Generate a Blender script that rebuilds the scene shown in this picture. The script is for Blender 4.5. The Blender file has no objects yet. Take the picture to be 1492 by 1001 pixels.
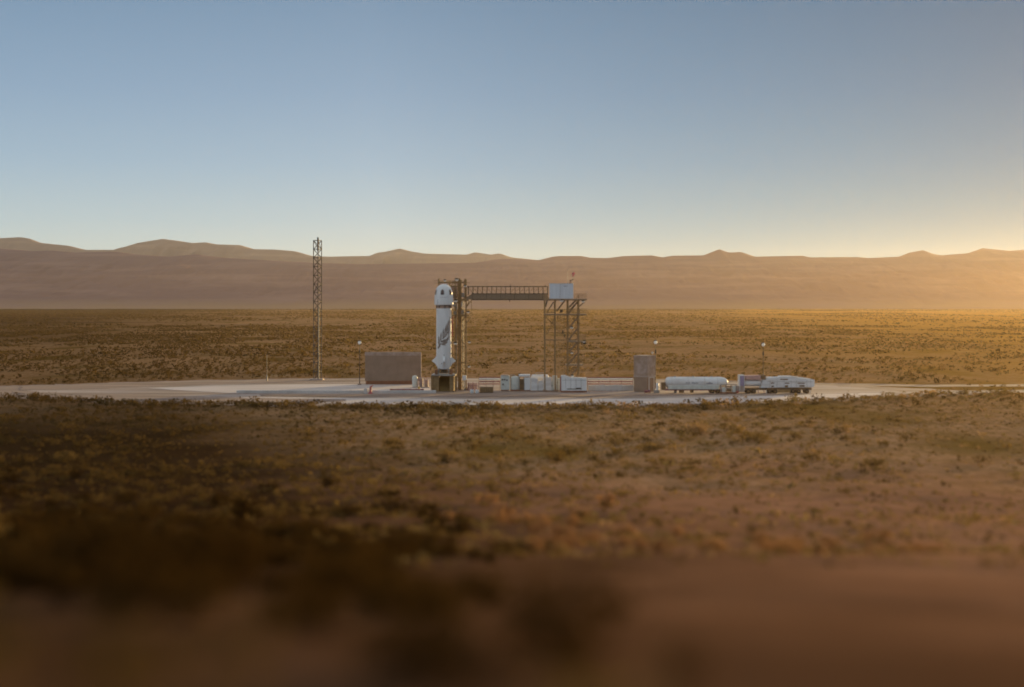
import bpy, bmesh, math, random
import numpy as np
from mathutils import Vector, Matrix

random.seed(7)
rng = np.random.default_rng(11)
R = math.radians
sc = bpy.context.scene
COL = sc.collection

# ------------------------------------------------------------------ camera
F = 2000.0                 # focal length in photograph pixels (photo is 1492 wide)
HY = 442.0                 # row of the true horizon
H = 19.2                   # camera height above the pad
cam_d = bpy.data.cameras.new("camera")
cam = bpy.data.objects.new("camera", cam_d)
COL.objects.link(cam)
cam.location = (0, 0, H)
cam.rotation_euler = (R(90), 0, 0)
cam_d.sensor_width = 36.0
cam_d.lens = 36.0 * F / 1492.0
cam_d.shift_y = -(500.5 - HY) / 1492.0
cam_d.clip_start = 0.1
cam_d.clip_end = 60000
cam_d.dof.use_dof = True
cam_d.dof.focus_distance = 680
cam_d.dof.aperture_fstop = 0.098
sc.camera = cam

# ------------------------------------------------------------------ light
SUN_AZ = R(37.0)
SUN_EL = R(4.0)
world = bpy.data.worlds.new("World")
sc.world = world
world.use_nodes = True
nt = world.node_tree
nt.nodes.clear()
N, L = nt.nodes.new, nt.links.new
wout = N("ShaderNodeOutputWorld")
wbg = N("ShaderNodeBackground")
sky = N("ShaderNodeTexSky")
sky.sky_type = 'NISHITA'
sky.sun_disc = False
sky.sun_elevation = SUN_EL
sky.sun_rotation = SUN_AZ
sky.altitude = 1200
sky.air_density = 1.0
sky.dust_density = 0.1
sky.ozone_density = 1.5
wbg.inputs['Strength'].default_value = 0.15
whs = N("ShaderNodeHueSaturation")           # dusty air: a paler, less blue dome
whs.inputs['Saturation'].default_value = 0.35
L(sky.outputs['Color'], whs.inputs['Color'])
wti = N("ShaderNodeMix")
wti.data_type = 'RGBA'
wti.blend_type = 'MULTIPLY'
wti.inputs['Factor'].default_value = 1.0
wti.inputs['B'].default_value = (1.0, 0.94, 0.87, 1)
L(whs.outputs['Color'], wti.inputs['A'])
L(wti.outputs['Result'], wbg.inputs['Color'])
# the low band of clear evening sky: cream at the horizon, blue above it
wtc = N("ShaderNodeTexCoord")
wsep = N("ShaderNodeSeparateXYZ")
L(wtc.outputs['Generated'], wsep.inputs['Vector'])
wr = N("ShaderNodeValToRGB")
L(wsep.outputs['Z'], wr.inputs['Fac'])
def srgb(r, g, b):
    return tuple(((c / 255 + 0.055) / 1.055) ** 2.4 if c > 10 else c / 3294.6 for c in (r, g, b))
e = wr.color_ramp.elements
stops = [(0.0, (200, 210, 198)), (0.036, (196, 210, 206)), (0.06, (180, 200, 206)), (0.10, (158, 184, 202)),
         (0.15, (139, 167, 192)), (0.22, (117, 147, 175)), (0.5, (70, 104, 152))]
while len(e) < len(stops):
    e.new(0.5)
for k, (p, c) in enumerate(stops):
    e[k].position = p
    e[k].color = (*srgb(*c), 1)
wdim = N("ShaderNodeMapRange")
wdim.inputs['From Min'].default_value = -0.1
wdim.inputs['From Max'].default_value = 0.42
L(wsep.outputs['X'], wdim.inputs['Value'])
wmul = N("ShaderNodeMix")
wmul.data_type = 'RGBA'
wmul.blend_type = 'MULTIPLY'
L(wdim.outputs['Result'], wmul.inputs['Factor'])
L(wr.outputs['Color'], wmul.inputs['A'])
wmul.inputs['B'].default_value = (0.02, 0.36, 0.52, 1)
wbg2 = N("ShaderNodeBackground")
L(wmul.outputs['Result'], wbg2.inputs['Color'])
wbg2.inputs['Strength'].default_value = 0.255
wfac = N("ShaderNodeMapRange")
wfac.inputs['From Min'].default_value = 0.25
wfac.inputs['From Max'].default_value = 0.55
wfac.inputs['To Min'].default_value = 1.0
wfac.inputs['To Max'].default_value = 0.0
L(wsep.outputs['Z'], wfac.inputs['Value'])
wmix = N("ShaderNodeMixShader")
L(wfac.outputs['Result'], wmix.inputs['Fac'])
L(wbg.outputs['Background'], wmix.inputs[1])
L(wbg2.outputs['Background'], wmix.inputs[2])
L(wmix.outputs['Shader'], wout.inputs['Surface'])

sun_d = bpy.data.lights.new("sun", 'SUN')
sun_d.energy = 2.0
sun_d.angle = R(0.5)
sun_d.color = (1.0, 0.67, 0.27)
sun = bpy.data.objects.new("sun", sun_d)
COL.objects.link(sun)
sdir = Vector((math.sin(SUN_AZ) * math.cos(SUN_EL), math.cos(SUN_AZ) * math.cos(SUN_EL), math.sin(SUN_EL)))
sun.rotation_euler = (-sdir).to_track_quat('-Z', 'Y').to_euler()

sc.view_settings.view_transform = 'Standard'
sc.view_settings.look = 'None'
sc.view_settings.gamma = 1.0
sc.view_settings.use_curve_mapping = False
sc.view_settings.exposure = 2.0
sc.cycles.max_bounces = 5
sc.cycles.volume_bounces = 0

# ------------------------------------------------------------------ helpers
def at(px, py, Y):
    """photograph pixel at a given distance -> point in the place"""
    return Vector(((px - 746.0) * Y / F, Y, H - (py - HY) * Y / F))
def gx(px, Y):
    return (px - 746.0) * Y / F
def gz(py, Y):
    return H - (py - HY) * Y / F
def gnd(px, py):
    Y = H * F / (py - HY)
    return ((px - 746.0) * Y / F, Y)

def mat(name, c1, c2=None, scale=1.0, rough=0.8, metal=0.0, bump=0.0, detail=6.0, stretch=(1, 1, 1), emit=0.0, lo=0.35, hi=0.65):
    m = bpy.data.materials.new(name)
    m.use_nodes = True
    t = m.node_tree
    b = t.nodes['Principled BSDF']
    b.inputs['Roughness'].default_value = rough
    b.inputs['Metallic'].default_value = metal
    if c2 is None:
        c2 = tuple(min(1, x * 0.82) for x in c1)
    tc = t.nodes.new("ShaderNodeTexCoord")
    mp = t.nodes.new("ShaderNodeMapping")
    mp.inputs['Scale'].default_value = stretch
    nz = t.nodes.new("ShaderNodeTexNoise")
    nz.inputs['Scale'].default_value = scale
    nz.inputs['Detail'].default_value = detail
    rp = t.nodes.new("ShaderNodeValToRGB")
    rp.color_ramp.elements[0].position = lo
    rp.color_ramp.elements[1].position = hi
    rp.color_ramp.elements[0].color = (*c1, 1)
    rp.color_ramp.elements[1].color = (*c2, 1)
    t.links.new(tc.outputs['Object'], mp.inputs['Vector'])
    t.links.new(mp.outputs['Vector'], nz.inputs['Vector'])
    t.links.new(nz.outputs['Fac'], rp.inputs['Fac'])
    t.links.new(rp.outputs['Color'], b.inputs['Base Color'])
    if bump:
        bp = t.nodes.new("ShaderNodeBump")
        bp.inputs['Strength'].default_value = bump
        t.links.new(nz.outputs['Fac'], bp.inputs['Height'])
        t.links.new(bp.outputs['Normal'], b.inputs['Normal'])
    if emit:
        b.inputs['Emission Color'].default_value = (1, 0.97, 0.9, 1)
        b.inputs['Emission Strength'].default_value = emit
    return m

M = {
    'white': mat("white paint", (.80, .80, .79), (.70, .70, .68), 0.8, 0.45, stretch=(1, 1, .25)),
    'shelter': mat("pale blue-grey cladding", (.70, .73, .77), (.62, .65, .69), 0.6, 0.5, stretch=(4, 4, .3)),
    'trailer': mat("dusty white paint", (.78, .78, .77), (.62, .60, .57), 0.7, 0.5, stretch=(.5, 1, 2)),
    'cream': mat("greenish white paint", (.64, .66, .60), (.55, .56, .50), 1.5, 0.6),
    'steel': mat("weathered steel", (.34, .22, .10), (.24, .15, .065), 1.6, 0.7, 0.2),
    'mast': mat("dull lattice steel", (.13, .10, .075), (.10, .075, .055), 1.5, 0.8),
    'steel_dark': mat("dark steel", (.075, .055, .036), (.05, .038, .026), 2.0, 0.6, 0.3),
    'galv': mat("galvanised steel", (.36, .34, .31), (.26, .24, .21), 1.2, 0.55, 0.4),
    'grating': mat("floor grating", (.30, .215, .14), (.22, .155, .10), 5.0, 0.8, 0.1),
    'concrete': mat("tan concrete", (.31, .215, .155), (.26, .18, .125), 0.5, 0.9, bump=.1),
    'concrete_pale': mat("pale concrete", (.44, .35, .30), (.36, .28, .23), 0.7, 0.9, bump=.1),
    'concrete_worn': mat("worn concrete coping", (.43, .33, .28), (.30, .21, .15), 0.9, 0.9),
    'kerb': mat("white concrete", (.66, .62, .58), (.50, .46, .42), 0.25, 0.85),
    'rust': mat("red brown base", (.27, .11, .055), (.20, .085, .045), 1.0, 0.9),
    'red': mat("red paint", (.50, .10, .09), (.38, .08, .07), 2.0, 0.5),
    'maroon': mat("maroon paint", (.26, .09, .10), (.20, .07, .08), 2.0, 0.6),
    'pink': mat("faded pink paint", (.55, .33, .29), (.46, .27, .23), 1.3, 0.7),
    'sock': mat("red windsock cloth", (.72, .20, .18), (.60, .16, .15), 2.0, 0.9),
    'violet': mat("violet paint", (.33, .27, .40), (.27, .22, .33), 1.2, 0.5),
    'brown': mat("brown painted steel", (.21, .13, .065), (.15, .09, .045), 1.2, 0.8),
    'tyre': mat("tyre rubber", (.05, .035, .022), (.035, .026, .02), 3.0, 0.9),
    'glass': mat("dark window glass", (.035, .022, .02), (.10, .05, .04), 1.2, 0.15),
    'feather': mat("grey brown marking paint", (.13, .095, .072), (.28, .225, .19), 1.1, 0.6),
    'grey_mark': mat("grey lettering paint", (.25, .25, .28), (.29, .29, .31), 1.5, 0.6),
    'yellow': mat("yellow paint", (.60, .38, .08), (.5, .3, .06), 2.0, 0.6),
    'lamp': mat("lit lamp glass", (.62, .61, .57), (.55, .54, .5), 1.0, 0.3, emit=0.03),
    'gap': mat("dark joint", (.06, .035, .025), (.05, .03, .02), 1.0, 0.8),
    'ringband': mat("tan ring band", (.48, .33, .25), (.40, .27, .20), 1.0, 0.7),
}

class MB:
    """collects boxes, bars, tubes and lathes into ONE mesh object"""
    def __init__(s):
        s.v, s.f, s.sm = [], [], []
    def add(s, vs, fs, smooth=False):
        o = len(s.v)
        s.v += [tuple(p) for p in vs]
        s.f += [tuple(i + o for i in f) for f in fs]
        s.sm += [smooth] * len(fs)
        return s
    def box(s, x0, x1, y0, y1, z0, z1, ch=0.0):
        if ch:                                    # chamfered vertical and top edges
            a = [(x0 + ch, y0), (x1 - ch, y0), (x1, y0 + ch), (x1, y1 - ch), (x1 - ch, y1), (x0 + ch, y1), (x0, y1 - ch), (x0, y0 + ch)]
            cx, cy = (x0 + x1) / 2, (y0 + y1) / 2
            rings = [[(x, y, z0) for x, y in a], [(x, y, z1 - ch) for x, y in a],
                     [(x + math.copysign(ch, cx - x) * .8, y + math.copysign(ch, cy - y) * .8, z1) for x, y in a]]
            vs = [p for r in rings for p in r]
            fs = [tuple(range(7, -1, -1)), tuple(range(16, 24))]
            for r in range(2):
                for k in range(8):
                    fs.append((r * 8 + k, r * 8 + (k + 1) % 8, r * 8 + 8 + (k + 1) % 8, r * 8 + 8 + k))
            return s.add(vs, fs)
        vs = [(x, y, z) for z in (z0, z1) for x, y in ((x0, y0), (x1, y0), (x1, y1), (x0, y1))]
        return s.add(vs, [(3, 2, 1, 0), (4, 5, 6, 7), (0, 1, 5, 4), (1, 2, 6, 5), (2, 3, 7, 6), (3, 0, 4, 7)])
    def bar(s, p, q, w, h=None):
        h = h or w
        p, q = Vector(p), Vector(q)
        d = (q - p).normalized()
        up = Vector((0, 0, 1)) if abs(d.z) < 0.95 else Vector((0, 1, 0))
        a = d.cross(up).normalized()
        b = a.cross(d).normalized()
        vs = [c + a * (sx * w / 2) + b * (sy * h / 2) for c in (p, q) for sx, sy in ((-1, -1), (1, -1), (1, 1), (-1, 1))]
        return s.add(vs, [(0, 1, 2, 3), (7, 6, 5, 4), (4, 5, 1, 0), (5, 6, 2, 1), (6, 7, 3, 2), (7, 4, 0, 3)])
    def tube(s, p, q, r, n=10, r2=None):
        p, q = Vector(p), Vector(q)
        r2 = r if r2 is None else r2
        d = (q - p).normalized()
        up = Vector((0, 0, 1)) if abs(d.z) < 0.95 else Vector((0, 1, 0))
        a = d.cross(up).normalized()
        b = a.cross(d).normalized()
        vs = [c + (a * math.cos(2 * math.pi * k / n) + b * math.sin(2 * math.pi * k / n)) * rr for c, rr in ((p, r), (q, r2)) for k in range(n)]
        s.add(vs, [(k, (k + 1) % n, n + (k + 1) % n, n + k)[::-1] for k in range(n)], True)
        s.add(vs[:n], [tuple(range(n))])
        return s.add(vs[n:], [tuple(range(n - 1, -1, -1))])
    def lathe(s, c, prof, n=48, axis='z', smooth=True):
        """prof: (radius, height along the axis)"""
        vs = []
        for r, z in prof:
            for k in range(n):
                t = 2 * math.pi * k / n
                u, w = r * math.cos(t), r * math.sin(t)
                vs.append((c[0] + u, c[1] + w, c[2] + z) if axis == 'z' else (c[0] + z, c[1] + u, c[2] + w))
        fs = [(i * n + k, i * n + (k + 1) % n, (i + 1) * n + (k + 1) % n, (i + 1) * n + k) for i in range(len(prof) - 1) for k in range(n)]
        s.add(vs, fs, smooth)
        m = len(prof)
        if prof[0][0] > 1e-6:
            s.add(vs[:n], [tuple(range(n - 1, -1, -1))])
        if prof[-1][0] > 1e-6:
            s.add(vs[(m - 1) * n:], [tuple(range(n))])
        return s
    def prism(s, pts, y0, y1):
        """outline in x,z, extruded along y"""
        n = len(pts)
        vs = [(x, y, z) for y in (y0, y1) for x, z in pts]
        return s.add(vs, [tuple(range(n)), tuple(range(2 * n - 1, n - 1, -1))] + [(k, n + k, n + (k + 1) % n, (k + 1) % n) for k in range(n)])
    def build(s, name, m, parent=None, label=None):
        me = bpy.data.meshes.new(name)
        base = root_loc(parent)
        me.from_pydata([(x - base[0], y - base[1], z - base[2]) for x, y, z in s.v], [], s.f)
        me.polygons.foreach_set('use_smooth', s.sm)
        me.materials.append(m)
        bm = bmesh.new()
        bm.from_mesh(me)
        bmesh.ops.recalc_face_normals(bm, faces=bm.faces)
        bm.to_mesh(me)
        bm.free()
        o = bpy.data.objects.new(name, me)
        COL.objects.link(o)
        if parent is not None:
            o.parent = parent
        if label:
            o['label'] = label
        return o

def root_loc(o):
    if o is None:
        return (0, 0, 0)
    while o.parent is not None:
        o = o.parent
    return tuple(o.location)

def thing(name, label, cat, loc, group=None):
    o = bpy.data.objects.new(name, None)
    COL.objects.link(o)
    o.location = loc
    o.empty_display_size = 0.5
    o['label'] = label
    o['category'] = cat
    if group:
        o['group'] = group
    return o

def tag(o, label, cat, group=None, kind=None):
    o['label'] = label
    o['category'] = cat
    if group:
        o['group'] = group
    if kind:
        o['kind'] = kind
    return o

def solo(mb, name, m, loc, label, cat, group=None):
    """a thing that is one mesh, its origin at its base"""
    mb.v = [(x - loc[0], y - loc[1], z - loc[2]) for x, y, z in mb.v]
    o = mb.build(name, m)
    o.location = loc
    return tag(o, label, cat, group)

# ------------------------------------------------------------------ numpy noise and the lie of the land
_tab = rng.random((256, 256))
def vnoise(x, y):
    xi, yi = np.floor(x).astype(int), np.floor(y).astype(int)
    fx, fy = x - xi, y - yi
    fx, fy = fx * fx * (3 - 2 * fx), fy * fy * (3 - 2 * fy)
    a = _tab[xi % 256, yi % 256]; b = _tab[(xi + 1) % 256, yi % 256]
    c = _tab[xi % 256, (yi + 1) % 256]; d = _tab[(xi + 1) % 256, (yi + 1) % 256]
    return (a * (1 - fx) + b * fx) * (1 - fy) + (c * (1 - fx) + d * fx) * fy
def fbm(x, y, o=4):
    s = np.zeros_like(x, dtype=float); a = 0.5; t = 0
    for k in range(o):
        s += a * vnoise(x * 2 ** k + 17.3 * k, y * 2 ** k + 5.1 * k); t += a; a *= 0.5
    return s / t
_hd = np.linspace(-200, 400, 1201)
_hz = np.interp(_hd, [-200, -20, 0, 11, 40, 70, 105, 130, 150, 180, 400], [18.2, 17.7, 17.3, 16.1, 11.0, 6.7, 3.0, 1.3, .45, 0, 0])
_k = np.hanning(21); _k /= _k.sum()
_hz = np.convolve(np.pad(_hz, 10, mode='edge'), _k, 'valid')
def ground_z(x, y):
    x = np.asarray(x, float); y = np.asarray(y, float)
    z = np.interp(y, _hd, _hz)
    near = np.clip((200 - y) / 60, 0, 1)
    z = z + near * (fbm(x / 9 + 50, y / 9 + 50, 3) - .5) * np.clip(y / 25, .25, 1) * 1.0
    flat = np.clip((np.hypot(x / 150, (y - 305) / 90) - 1) * 1.5, 0, 1)
    far = np.clip((y - 360) / 300, 0, 1)
    z = z + flat * (fbm(x / 14 + 9, y / 14 + 3, 3) - .5) * .35 * np.clip((y - 180) / 20, 0, 1)
    z = z + far * (fbm(x / 160 + 90, y / 160 + 30, 3) - .5) * 2.2
    return z

def grid_mesh(name, xs, ys, zf, m, kind='structure', smooth=True):
    X, Y = np.meshgrid(xs, ys)
    Z = zf(X, Y)
    ny, nx = X.shape
    me = bpy.data.meshes.new(name)
    co = np.stack([X, Y, Z], -1).reshape(-1, 3)
    idx = np.arange(nx * ny).reshape(ny, nx)
    q = np.stack([idx[:-1, :-1], idx[:-1, 1:], idx[1:, 1:], idx[1:, :-1]], -1).reshape(-1, 4)
    fill(me, co, q)
    me.polygons.foreach_set('use_smooth', [smooth] * len(q))
    me.materials.append(m)
    o = bpy.data.objects.new(name, me)
    COL.objects.link(o)
    o['kind'] = kind
    return o
def fill(me, co, q):
    me.vertices.add(len(co)); me.vertices.foreach_set('co', co.astype(np.float32).ravel())
    me.loops.add(q.size); me.loops.foreach_set('vertex_index', q.astype(np.int32).ravel())
    me.polygons.add(len(q))
    me.polygons.foreach_set('loop_start', np.arange(0, q.size, q.shape[1], dtype=np.int32))
    me.update(calc_edges=True)

# ------------------------------------------------------------------ ground
def ground_material():
    m = bpy.data.materials.new("desert soil")
    m.use_nodes = True
    t = m.node_tree
    n, l = t.nodes.new, t.links.new
    b = t.nodes['Principled BSDF']
    b.inputs['Roughness'].default_value = 0.95
    b.inputs['Specular IOR Level'].default_value = 0.0
    tc = n("ShaderNodeTexCoord")
    def noise(scale, detail=5, stretch=(1, 1, 1), off=(0, 0, 0)):
        mp = n("ShaderNodeMapping"); mp.inputs['Scale'].default_value = stretch; mp.inputs['Location'].default_value = off
        l(tc.outputs['Object'], mp.inputs['Vector'])
        z = n("ShaderNodeTexNoise"); z.inputs['Scale'].default_value = scale; z.inputs['Detail'].default_value = detail
        l(mp.outputs['Vector'], z.inputs['Vector'])
        return z.outputs['Fac']
    def ramp(f, a, c):
        r = n("ShaderNodeMapRange"); r.inputs['From Min'].default_value = a; r.inputs['From Max'].default_value = c
        l(f, r.inputs['Value']); return r.outputs['Result']
    def mix(f, a, c):
        x = n("ShaderNodeMix"); x.data_type = 'RGBA'
        l(f, x.inputs['Factor'])
        for s_, v in (('A', a), ('B', c)):
            if isinstance(v, tuple): x.inputs[s_].default_value = (*v, 1)
            else: l(v, x.inputs[s_])
        return x.outputs['Result']
    soil = mix(ramp(noise(.18, 7), .35, .65), (.39, .230, .128), (.29, .162, .074))
    soil = mix(ramp(noise(.9, 8, off=(3, 9, 0)), .44, .64), soil, (.20, .118, .045))     # litter and low herbs
    soil = mix(ramp(noise(.035, 4, (1, .5, 1), (40, 0, 0)), .52, .68), soil, (.15, .09, .022))
    pale = noise(.028, 5, (1, .35, 1), (7, 3, 0))
    soil = mix(ramp(pale, .63, .70), soil, (.36, .24, .13))                              # bare pale patches
    sp = n("ShaderNodeSeparateXYZ"); l(tc.outputs['Object'], sp.inputs['Vector'])
    def math_(op, a, v):
        k = n("ShaderNodeMath"); k.operation = op
        for i_, q_ in enumerate((a, v)):
            if isinstance(q_, (int, float)): k.inputs[i_].default_value = q_
            else: l(q_, k.inputs[i_])
        return k.outputs[0]
    X_, Y_ = sp.outputs['X'], sp.outputs['Y']
    def wander(scale, amount, off):
        return math_('MULTIPLY', math_('SUBTRACT', noise(scale, 5, off=off), .5), amount)
    # near rise: redder soil with the foreground's dimness painted into its colour
    near = ramp(math_('ADD', Y_, wander(.04, 120, (3, 1, 0))), 178, 118)
    soil = mix(math_('MULTIPLY', near, .93), soil, mix(ramp(noise(.35, 7, off=(2, 2, 0)), .36, .64), (.30, .152, .086), (.215, .108, .060)))
    # golden glow on the right of the plain, painted into the soil colour
    glow_tint = math_('ADD', math_('SUBTRACT', X_, math_('MULTIPLY', Y_, .13)), wander(.008, 260, (9, 4, 0)))
    soil = mix(math_('MULTIPLY', math_('MULTIPLY', ramp(glow_tint, -20, 190), ramp(Y_, 210, 320)), .8), soil, (.52, .26, .05))
    # darkening of the left side, painted into the soil colour of rise and plain
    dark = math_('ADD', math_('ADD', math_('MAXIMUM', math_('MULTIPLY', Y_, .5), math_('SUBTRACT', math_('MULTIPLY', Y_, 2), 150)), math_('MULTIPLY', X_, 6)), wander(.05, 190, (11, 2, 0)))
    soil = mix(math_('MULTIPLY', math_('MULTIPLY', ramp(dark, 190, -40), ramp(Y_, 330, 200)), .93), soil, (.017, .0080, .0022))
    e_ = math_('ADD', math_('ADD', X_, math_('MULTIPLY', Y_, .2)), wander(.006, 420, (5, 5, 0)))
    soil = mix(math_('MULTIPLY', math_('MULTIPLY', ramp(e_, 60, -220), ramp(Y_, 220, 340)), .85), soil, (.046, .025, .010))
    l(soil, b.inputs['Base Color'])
    bp = n("ShaderNodeBump"); bp.inputs['Strength'].default_value = .5; bp.inputs['Distance'].default_value = .3
    l(noise(2.5, 8), bp.inputs['Height']); l(bp.outputs['Normal'], b.inputs['Normal'])
    return m
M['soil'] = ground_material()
def growing(a, first, step, k, end):
    o = [a]; d = step
    while o[-1] < end:
        o.append(o[-1] + d); d *= k
    return o
ys = sorted(set([-150, -100, -60, -30, -15, -5] + list(np.arange(0, 200, 2.5)) + growing(200, 0, 6, 1.045, 22000)))
xp = growing(0, 0, 2.5, 1.036, 16000)
xs = [-v for v in xp[:0:-1]] + xp
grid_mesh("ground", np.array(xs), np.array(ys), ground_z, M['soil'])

# ------------------------------------------------------------------ hills
def hill_material(name, low, high, stripe, zlo, zhi):
    m = bpy.data.materials.new(name); m.use_nodes = True
    t = m.node_tree; n, l = t.nodes.new, t.links.new
    b = t.nodes['Principled BSDF']; b.inputs['Roughness'].default_value = 1; b.inputs['Specular IOR Level'].default_value = 0.05
    tc = n("ShaderNodeTexCoord"); sp = n("ShaderNodeSeparateXYZ"); l(tc.outputs['Object'], sp.inputs['Vector'])
    mr = n("ShaderNodeMapRange"); mr.inputs['From Min'].default_value = zlo; mr.inputs['From Max'].default_value = zhi
    nz = n("ShaderNodeTexNoise"); nz.inputs['Scale'].default_value = .004; nz.inputs['Detail'].default_value = 6
    mp = n("ShaderNodeMapping"); mp.inputs['Scale'].default_value = (.5, .25, 8)
    l(tc.outputs['Object'], mp.inputs['Vector']); l(mp.outputs['Vector'], nz.inputs['Vector'])
    l(sp.outputs['Z'], mr.inputs['Value'])
    x = n("ShaderNodeMix"); x.data_type = 'RGBA'; l(mr.outputs['Result'], x.inputs['Factor'])
    x.inputs['A'].default_value = (*low, 1); x.inputs['B'].default_value = (*high, 1)
    r2 = n("ShaderNodeMapRange"); r2.inputs['From Min'].default_value = .48; r2.inputs['From Max'].default_value = .72
    l(nz.outputs['Fac'], r2.inputs['Value'])
    y = n("ShaderNodeMix"); y.data_type = 'RGBA'; l(r2.outputs['Result'], y.inputs['Factor'])
    l(x.outputs['Result'], y.inputs['A']); y.inputs['B'].default_value = (*stripe, 1)
    l(y.outputs['Result'], b.inputs['Base Color'])
    return m
SKYLINE = [(-700, 372), (-500, 358), (-300, 366), (-120, 352), (0, 347), (30, 345.5), (43, 347.5), (60, 354), (100, 358), (125, 364), (168, 364), (200, 354), (237, 348), (260, 351),
           (280, 354), (300, 353), (315, 356), (350, 357), (370, 363), (400, 363.5), (430, 366), (455, 373), (480, 374), (520, 373), (538, 373), (550, 368), (560, 367),
           (582, 362), (600, 366.5), (620, 369.5), (680, 371), (692, 367.5), (715, 371), (728, 369), (745, 375), (785, 379), (805, 374), (815, 373), (848, 373),
           (860, 375.5), (885, 376), (910, 373), (950, 372), (965, 375), (980, 372.5), (1025, 372), (1048, 363), (1062, 368), (1080, 367), (1100, 374), (1170, 372.5),
           (1180, 375), (1250, 374.5), (1265, 376), (1310, 374), (1325, 368), (1345, 364.5), (1360, 370), (1372, 372), (1410, 369), (1432, 361.5), (1470, 365.5),
           (1492, 364), (1600, 358), (1750, 370), (1900, 360), (2200, 368)]
FRONT = [(-700, 372), (-400, 368), (-150, 366), (0, 362), (50, 366), (75, 365), (110, 368), (170, 367), (200, 371), (245, 374), (285, 370.5), (330, 376), (400, 380), (460, 383), (520, 385),
         (600, 384), (690, 383), (730, 377), (760, 378)] + [p for p in SKYLINE if p[0] >= 785]
def ridge_fn(pts, YR, Y0, power, rel):
    px = np.array([p for p, _ in pts], float); py = np.array([p for _, p in pts], float)
    def zf(X, Y):
        cx = X / YR * F + 746
        top = H - (np.interp(cx, px, py) - HY) * YR / F
        t = np.clip((Y - Y0) / (YR - Y0), 0, 1)
        back = np.clip((Y - YR) / 900, 0, 1)
        z = (top + 6) * t ** power * (1 - back * .8) - 6
        g = fbm(X / 330 + 31, Y / 600 + 7, 4) - .5
        g2 = np.abs(fbm(X / 170 + 3, Y / 420 + 70, 3) - .5)
        g3 = np.abs(fbm(X / 60 + 13, Y / 260 + 33, 3) - .5)
        z = z + rel * (g + g2 * 1.2 - g3 * 2.2) * np.sin(np.pi * np.clip(t, 0, 1)) * t * (top / 250)
        return z
    return zf
xh = np.linspace(-5200, 5200, 900)
grid_mesh("hills", xh, np.concatenate([np.linspace(4500, 7000, 90), [7100, 7300, 7600]]), ridge_fn(FRONT, 7000, 4500, 1.5, 60),
          hill_material("bajada and foothills", (.29, .185, .11), (.165, .104, .105), (.25, .16, .14), 8, 40))
xh2 = np.linspace(-7000, 7000, 700)
grid_mesh("mountains", xh2, np.concatenate([np.linspace(7300, 9000, 50), [9200, 9600, 10500]]), ridge_fn(SKYLINE, 9000, 7300, 1.2, 130),
          hill_material("far mountain rock", (.30, .22, .17), (.29, .21, .16), (.36, .26, .19), 50, 300))

# ------------------------------------------------------------------ haze
hz = MB().box(-12000, 12000, -160, 12000, -12, 462).build("haze", None or bpy.data.materials.new("thin desert haze"))
hz['kind'] = 'stuff'
hm = hz.data.materials[0]
hm.use_nodes = True
hm.node_tree.nodes.clear()
ho = hm.node_tree.nodes.new("ShaderNodeOutputMaterial")
hv = hm.node_tree.nodes.new("ShaderNodeVolumePrincipled")
hv.inputs['Color'].default_value = (.96, .90, .86, 1)
hv.inputs['Density'].default_value = 1.95e-5
hv.inputs['Anisotropy'].default_value = 0.60
hm.node_tree.links.new(hv.outputs[0], ho.inputs['Volume'])
# invented low volume, added for a golden glow under the right skyline
du_ = MB().box(-5000, 5000, -155, 2600, -10, 70).build("added_glow", bpy.data.materials.new("low golden dust"))
du_['kind'] = 'stuff'
dm = du_.data.materials[0]
dm.use_nodes = True
dm.node_tree.nodes.clear()
do_ = dm.node_tree.nodes.new("ShaderNodeOutputMaterial")
dv = dm.node_tree.nodes.new("ShaderNodeVolumePrincipled")
dv.inputs['Color'].default_value = (.95, .56, .14, 1)
dv.inputs['Density'].default_value = 2.5e-5
dv.inputs['Anisotropy'].default_value = 0.74
dm.node_tree.links.new(dv.outputs[0], do_.inputs['Volume'])

# ------------------------------------------------------------------ the pad
def sheet(name, pts, z, m, kind='structure', jitter=0.0, skirt=0.3, sub=6):
    """flat outline with a skirt; points in x,y; edges broken up so that the outline is uneven"""
    P = []
    n = len(pts)
    for k in range(n):
        a, b = np.array(pts[k]), np.array(pts[(k + 1) % n])
        for s in range(sub):
            p = a + (b - a) * s / sub
            P.append(p + (rng.random(2) - .5) * jitter)
    vs = [(p[0], p[1], z) for p in P] + [(p[0], p[1], z - skirt) for p in P]
    k = len(P)
    mb = MB().add(vs, [tuple(range(k))] + [(i, (i + 1) % k, k + (i + 1) % k, k + i) for i in range(k)])
    o = mb.build(name, m)
    o['kind'] = kind
    return o
M['pad'] = mat("pad gravel", (.385, .30, .255), (.20, .135, .095), .085, .95, stretch=(.4, 2.2, 1), detail=9)
M['ring'] = mat("graded road gravel", (.59, .50, .45), (.46, .38, .33), .10, .95, stretch=(.3, 1.5, 1), detail=9)
M['dirt'] = mat("dirt track", (.29, .195, .145), (.18, .115, .075), .12, .95, stretch=(.25, 2, 1), detail=8)
front = [(40, 570), (100, 579), (160, 585), (300, 587), (450, 589), (600, 590.5), (750, 592), (900, 591.5), (1000, 590), (1080, 588), (1150, 585), (1230, 581.5), (1300, 577.5)]
rear = [(1320, 571), (1260, 565.5), (1190, 561), (1100, 557.5), (1000, 555), (850, 553), (700, 552), (550, 552.5), (450, 553.5), (300, 556), (200, 558.5), (100, 562), (50, 565)]
shoulder_front = [(-420, 575), (-120, 577.5), (60, 581), (180, 588), (450, 592.5), (750, 595.5), (1000, 593.5), (1160, 588), (1300, 580), (1420, 575.5)]
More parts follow.
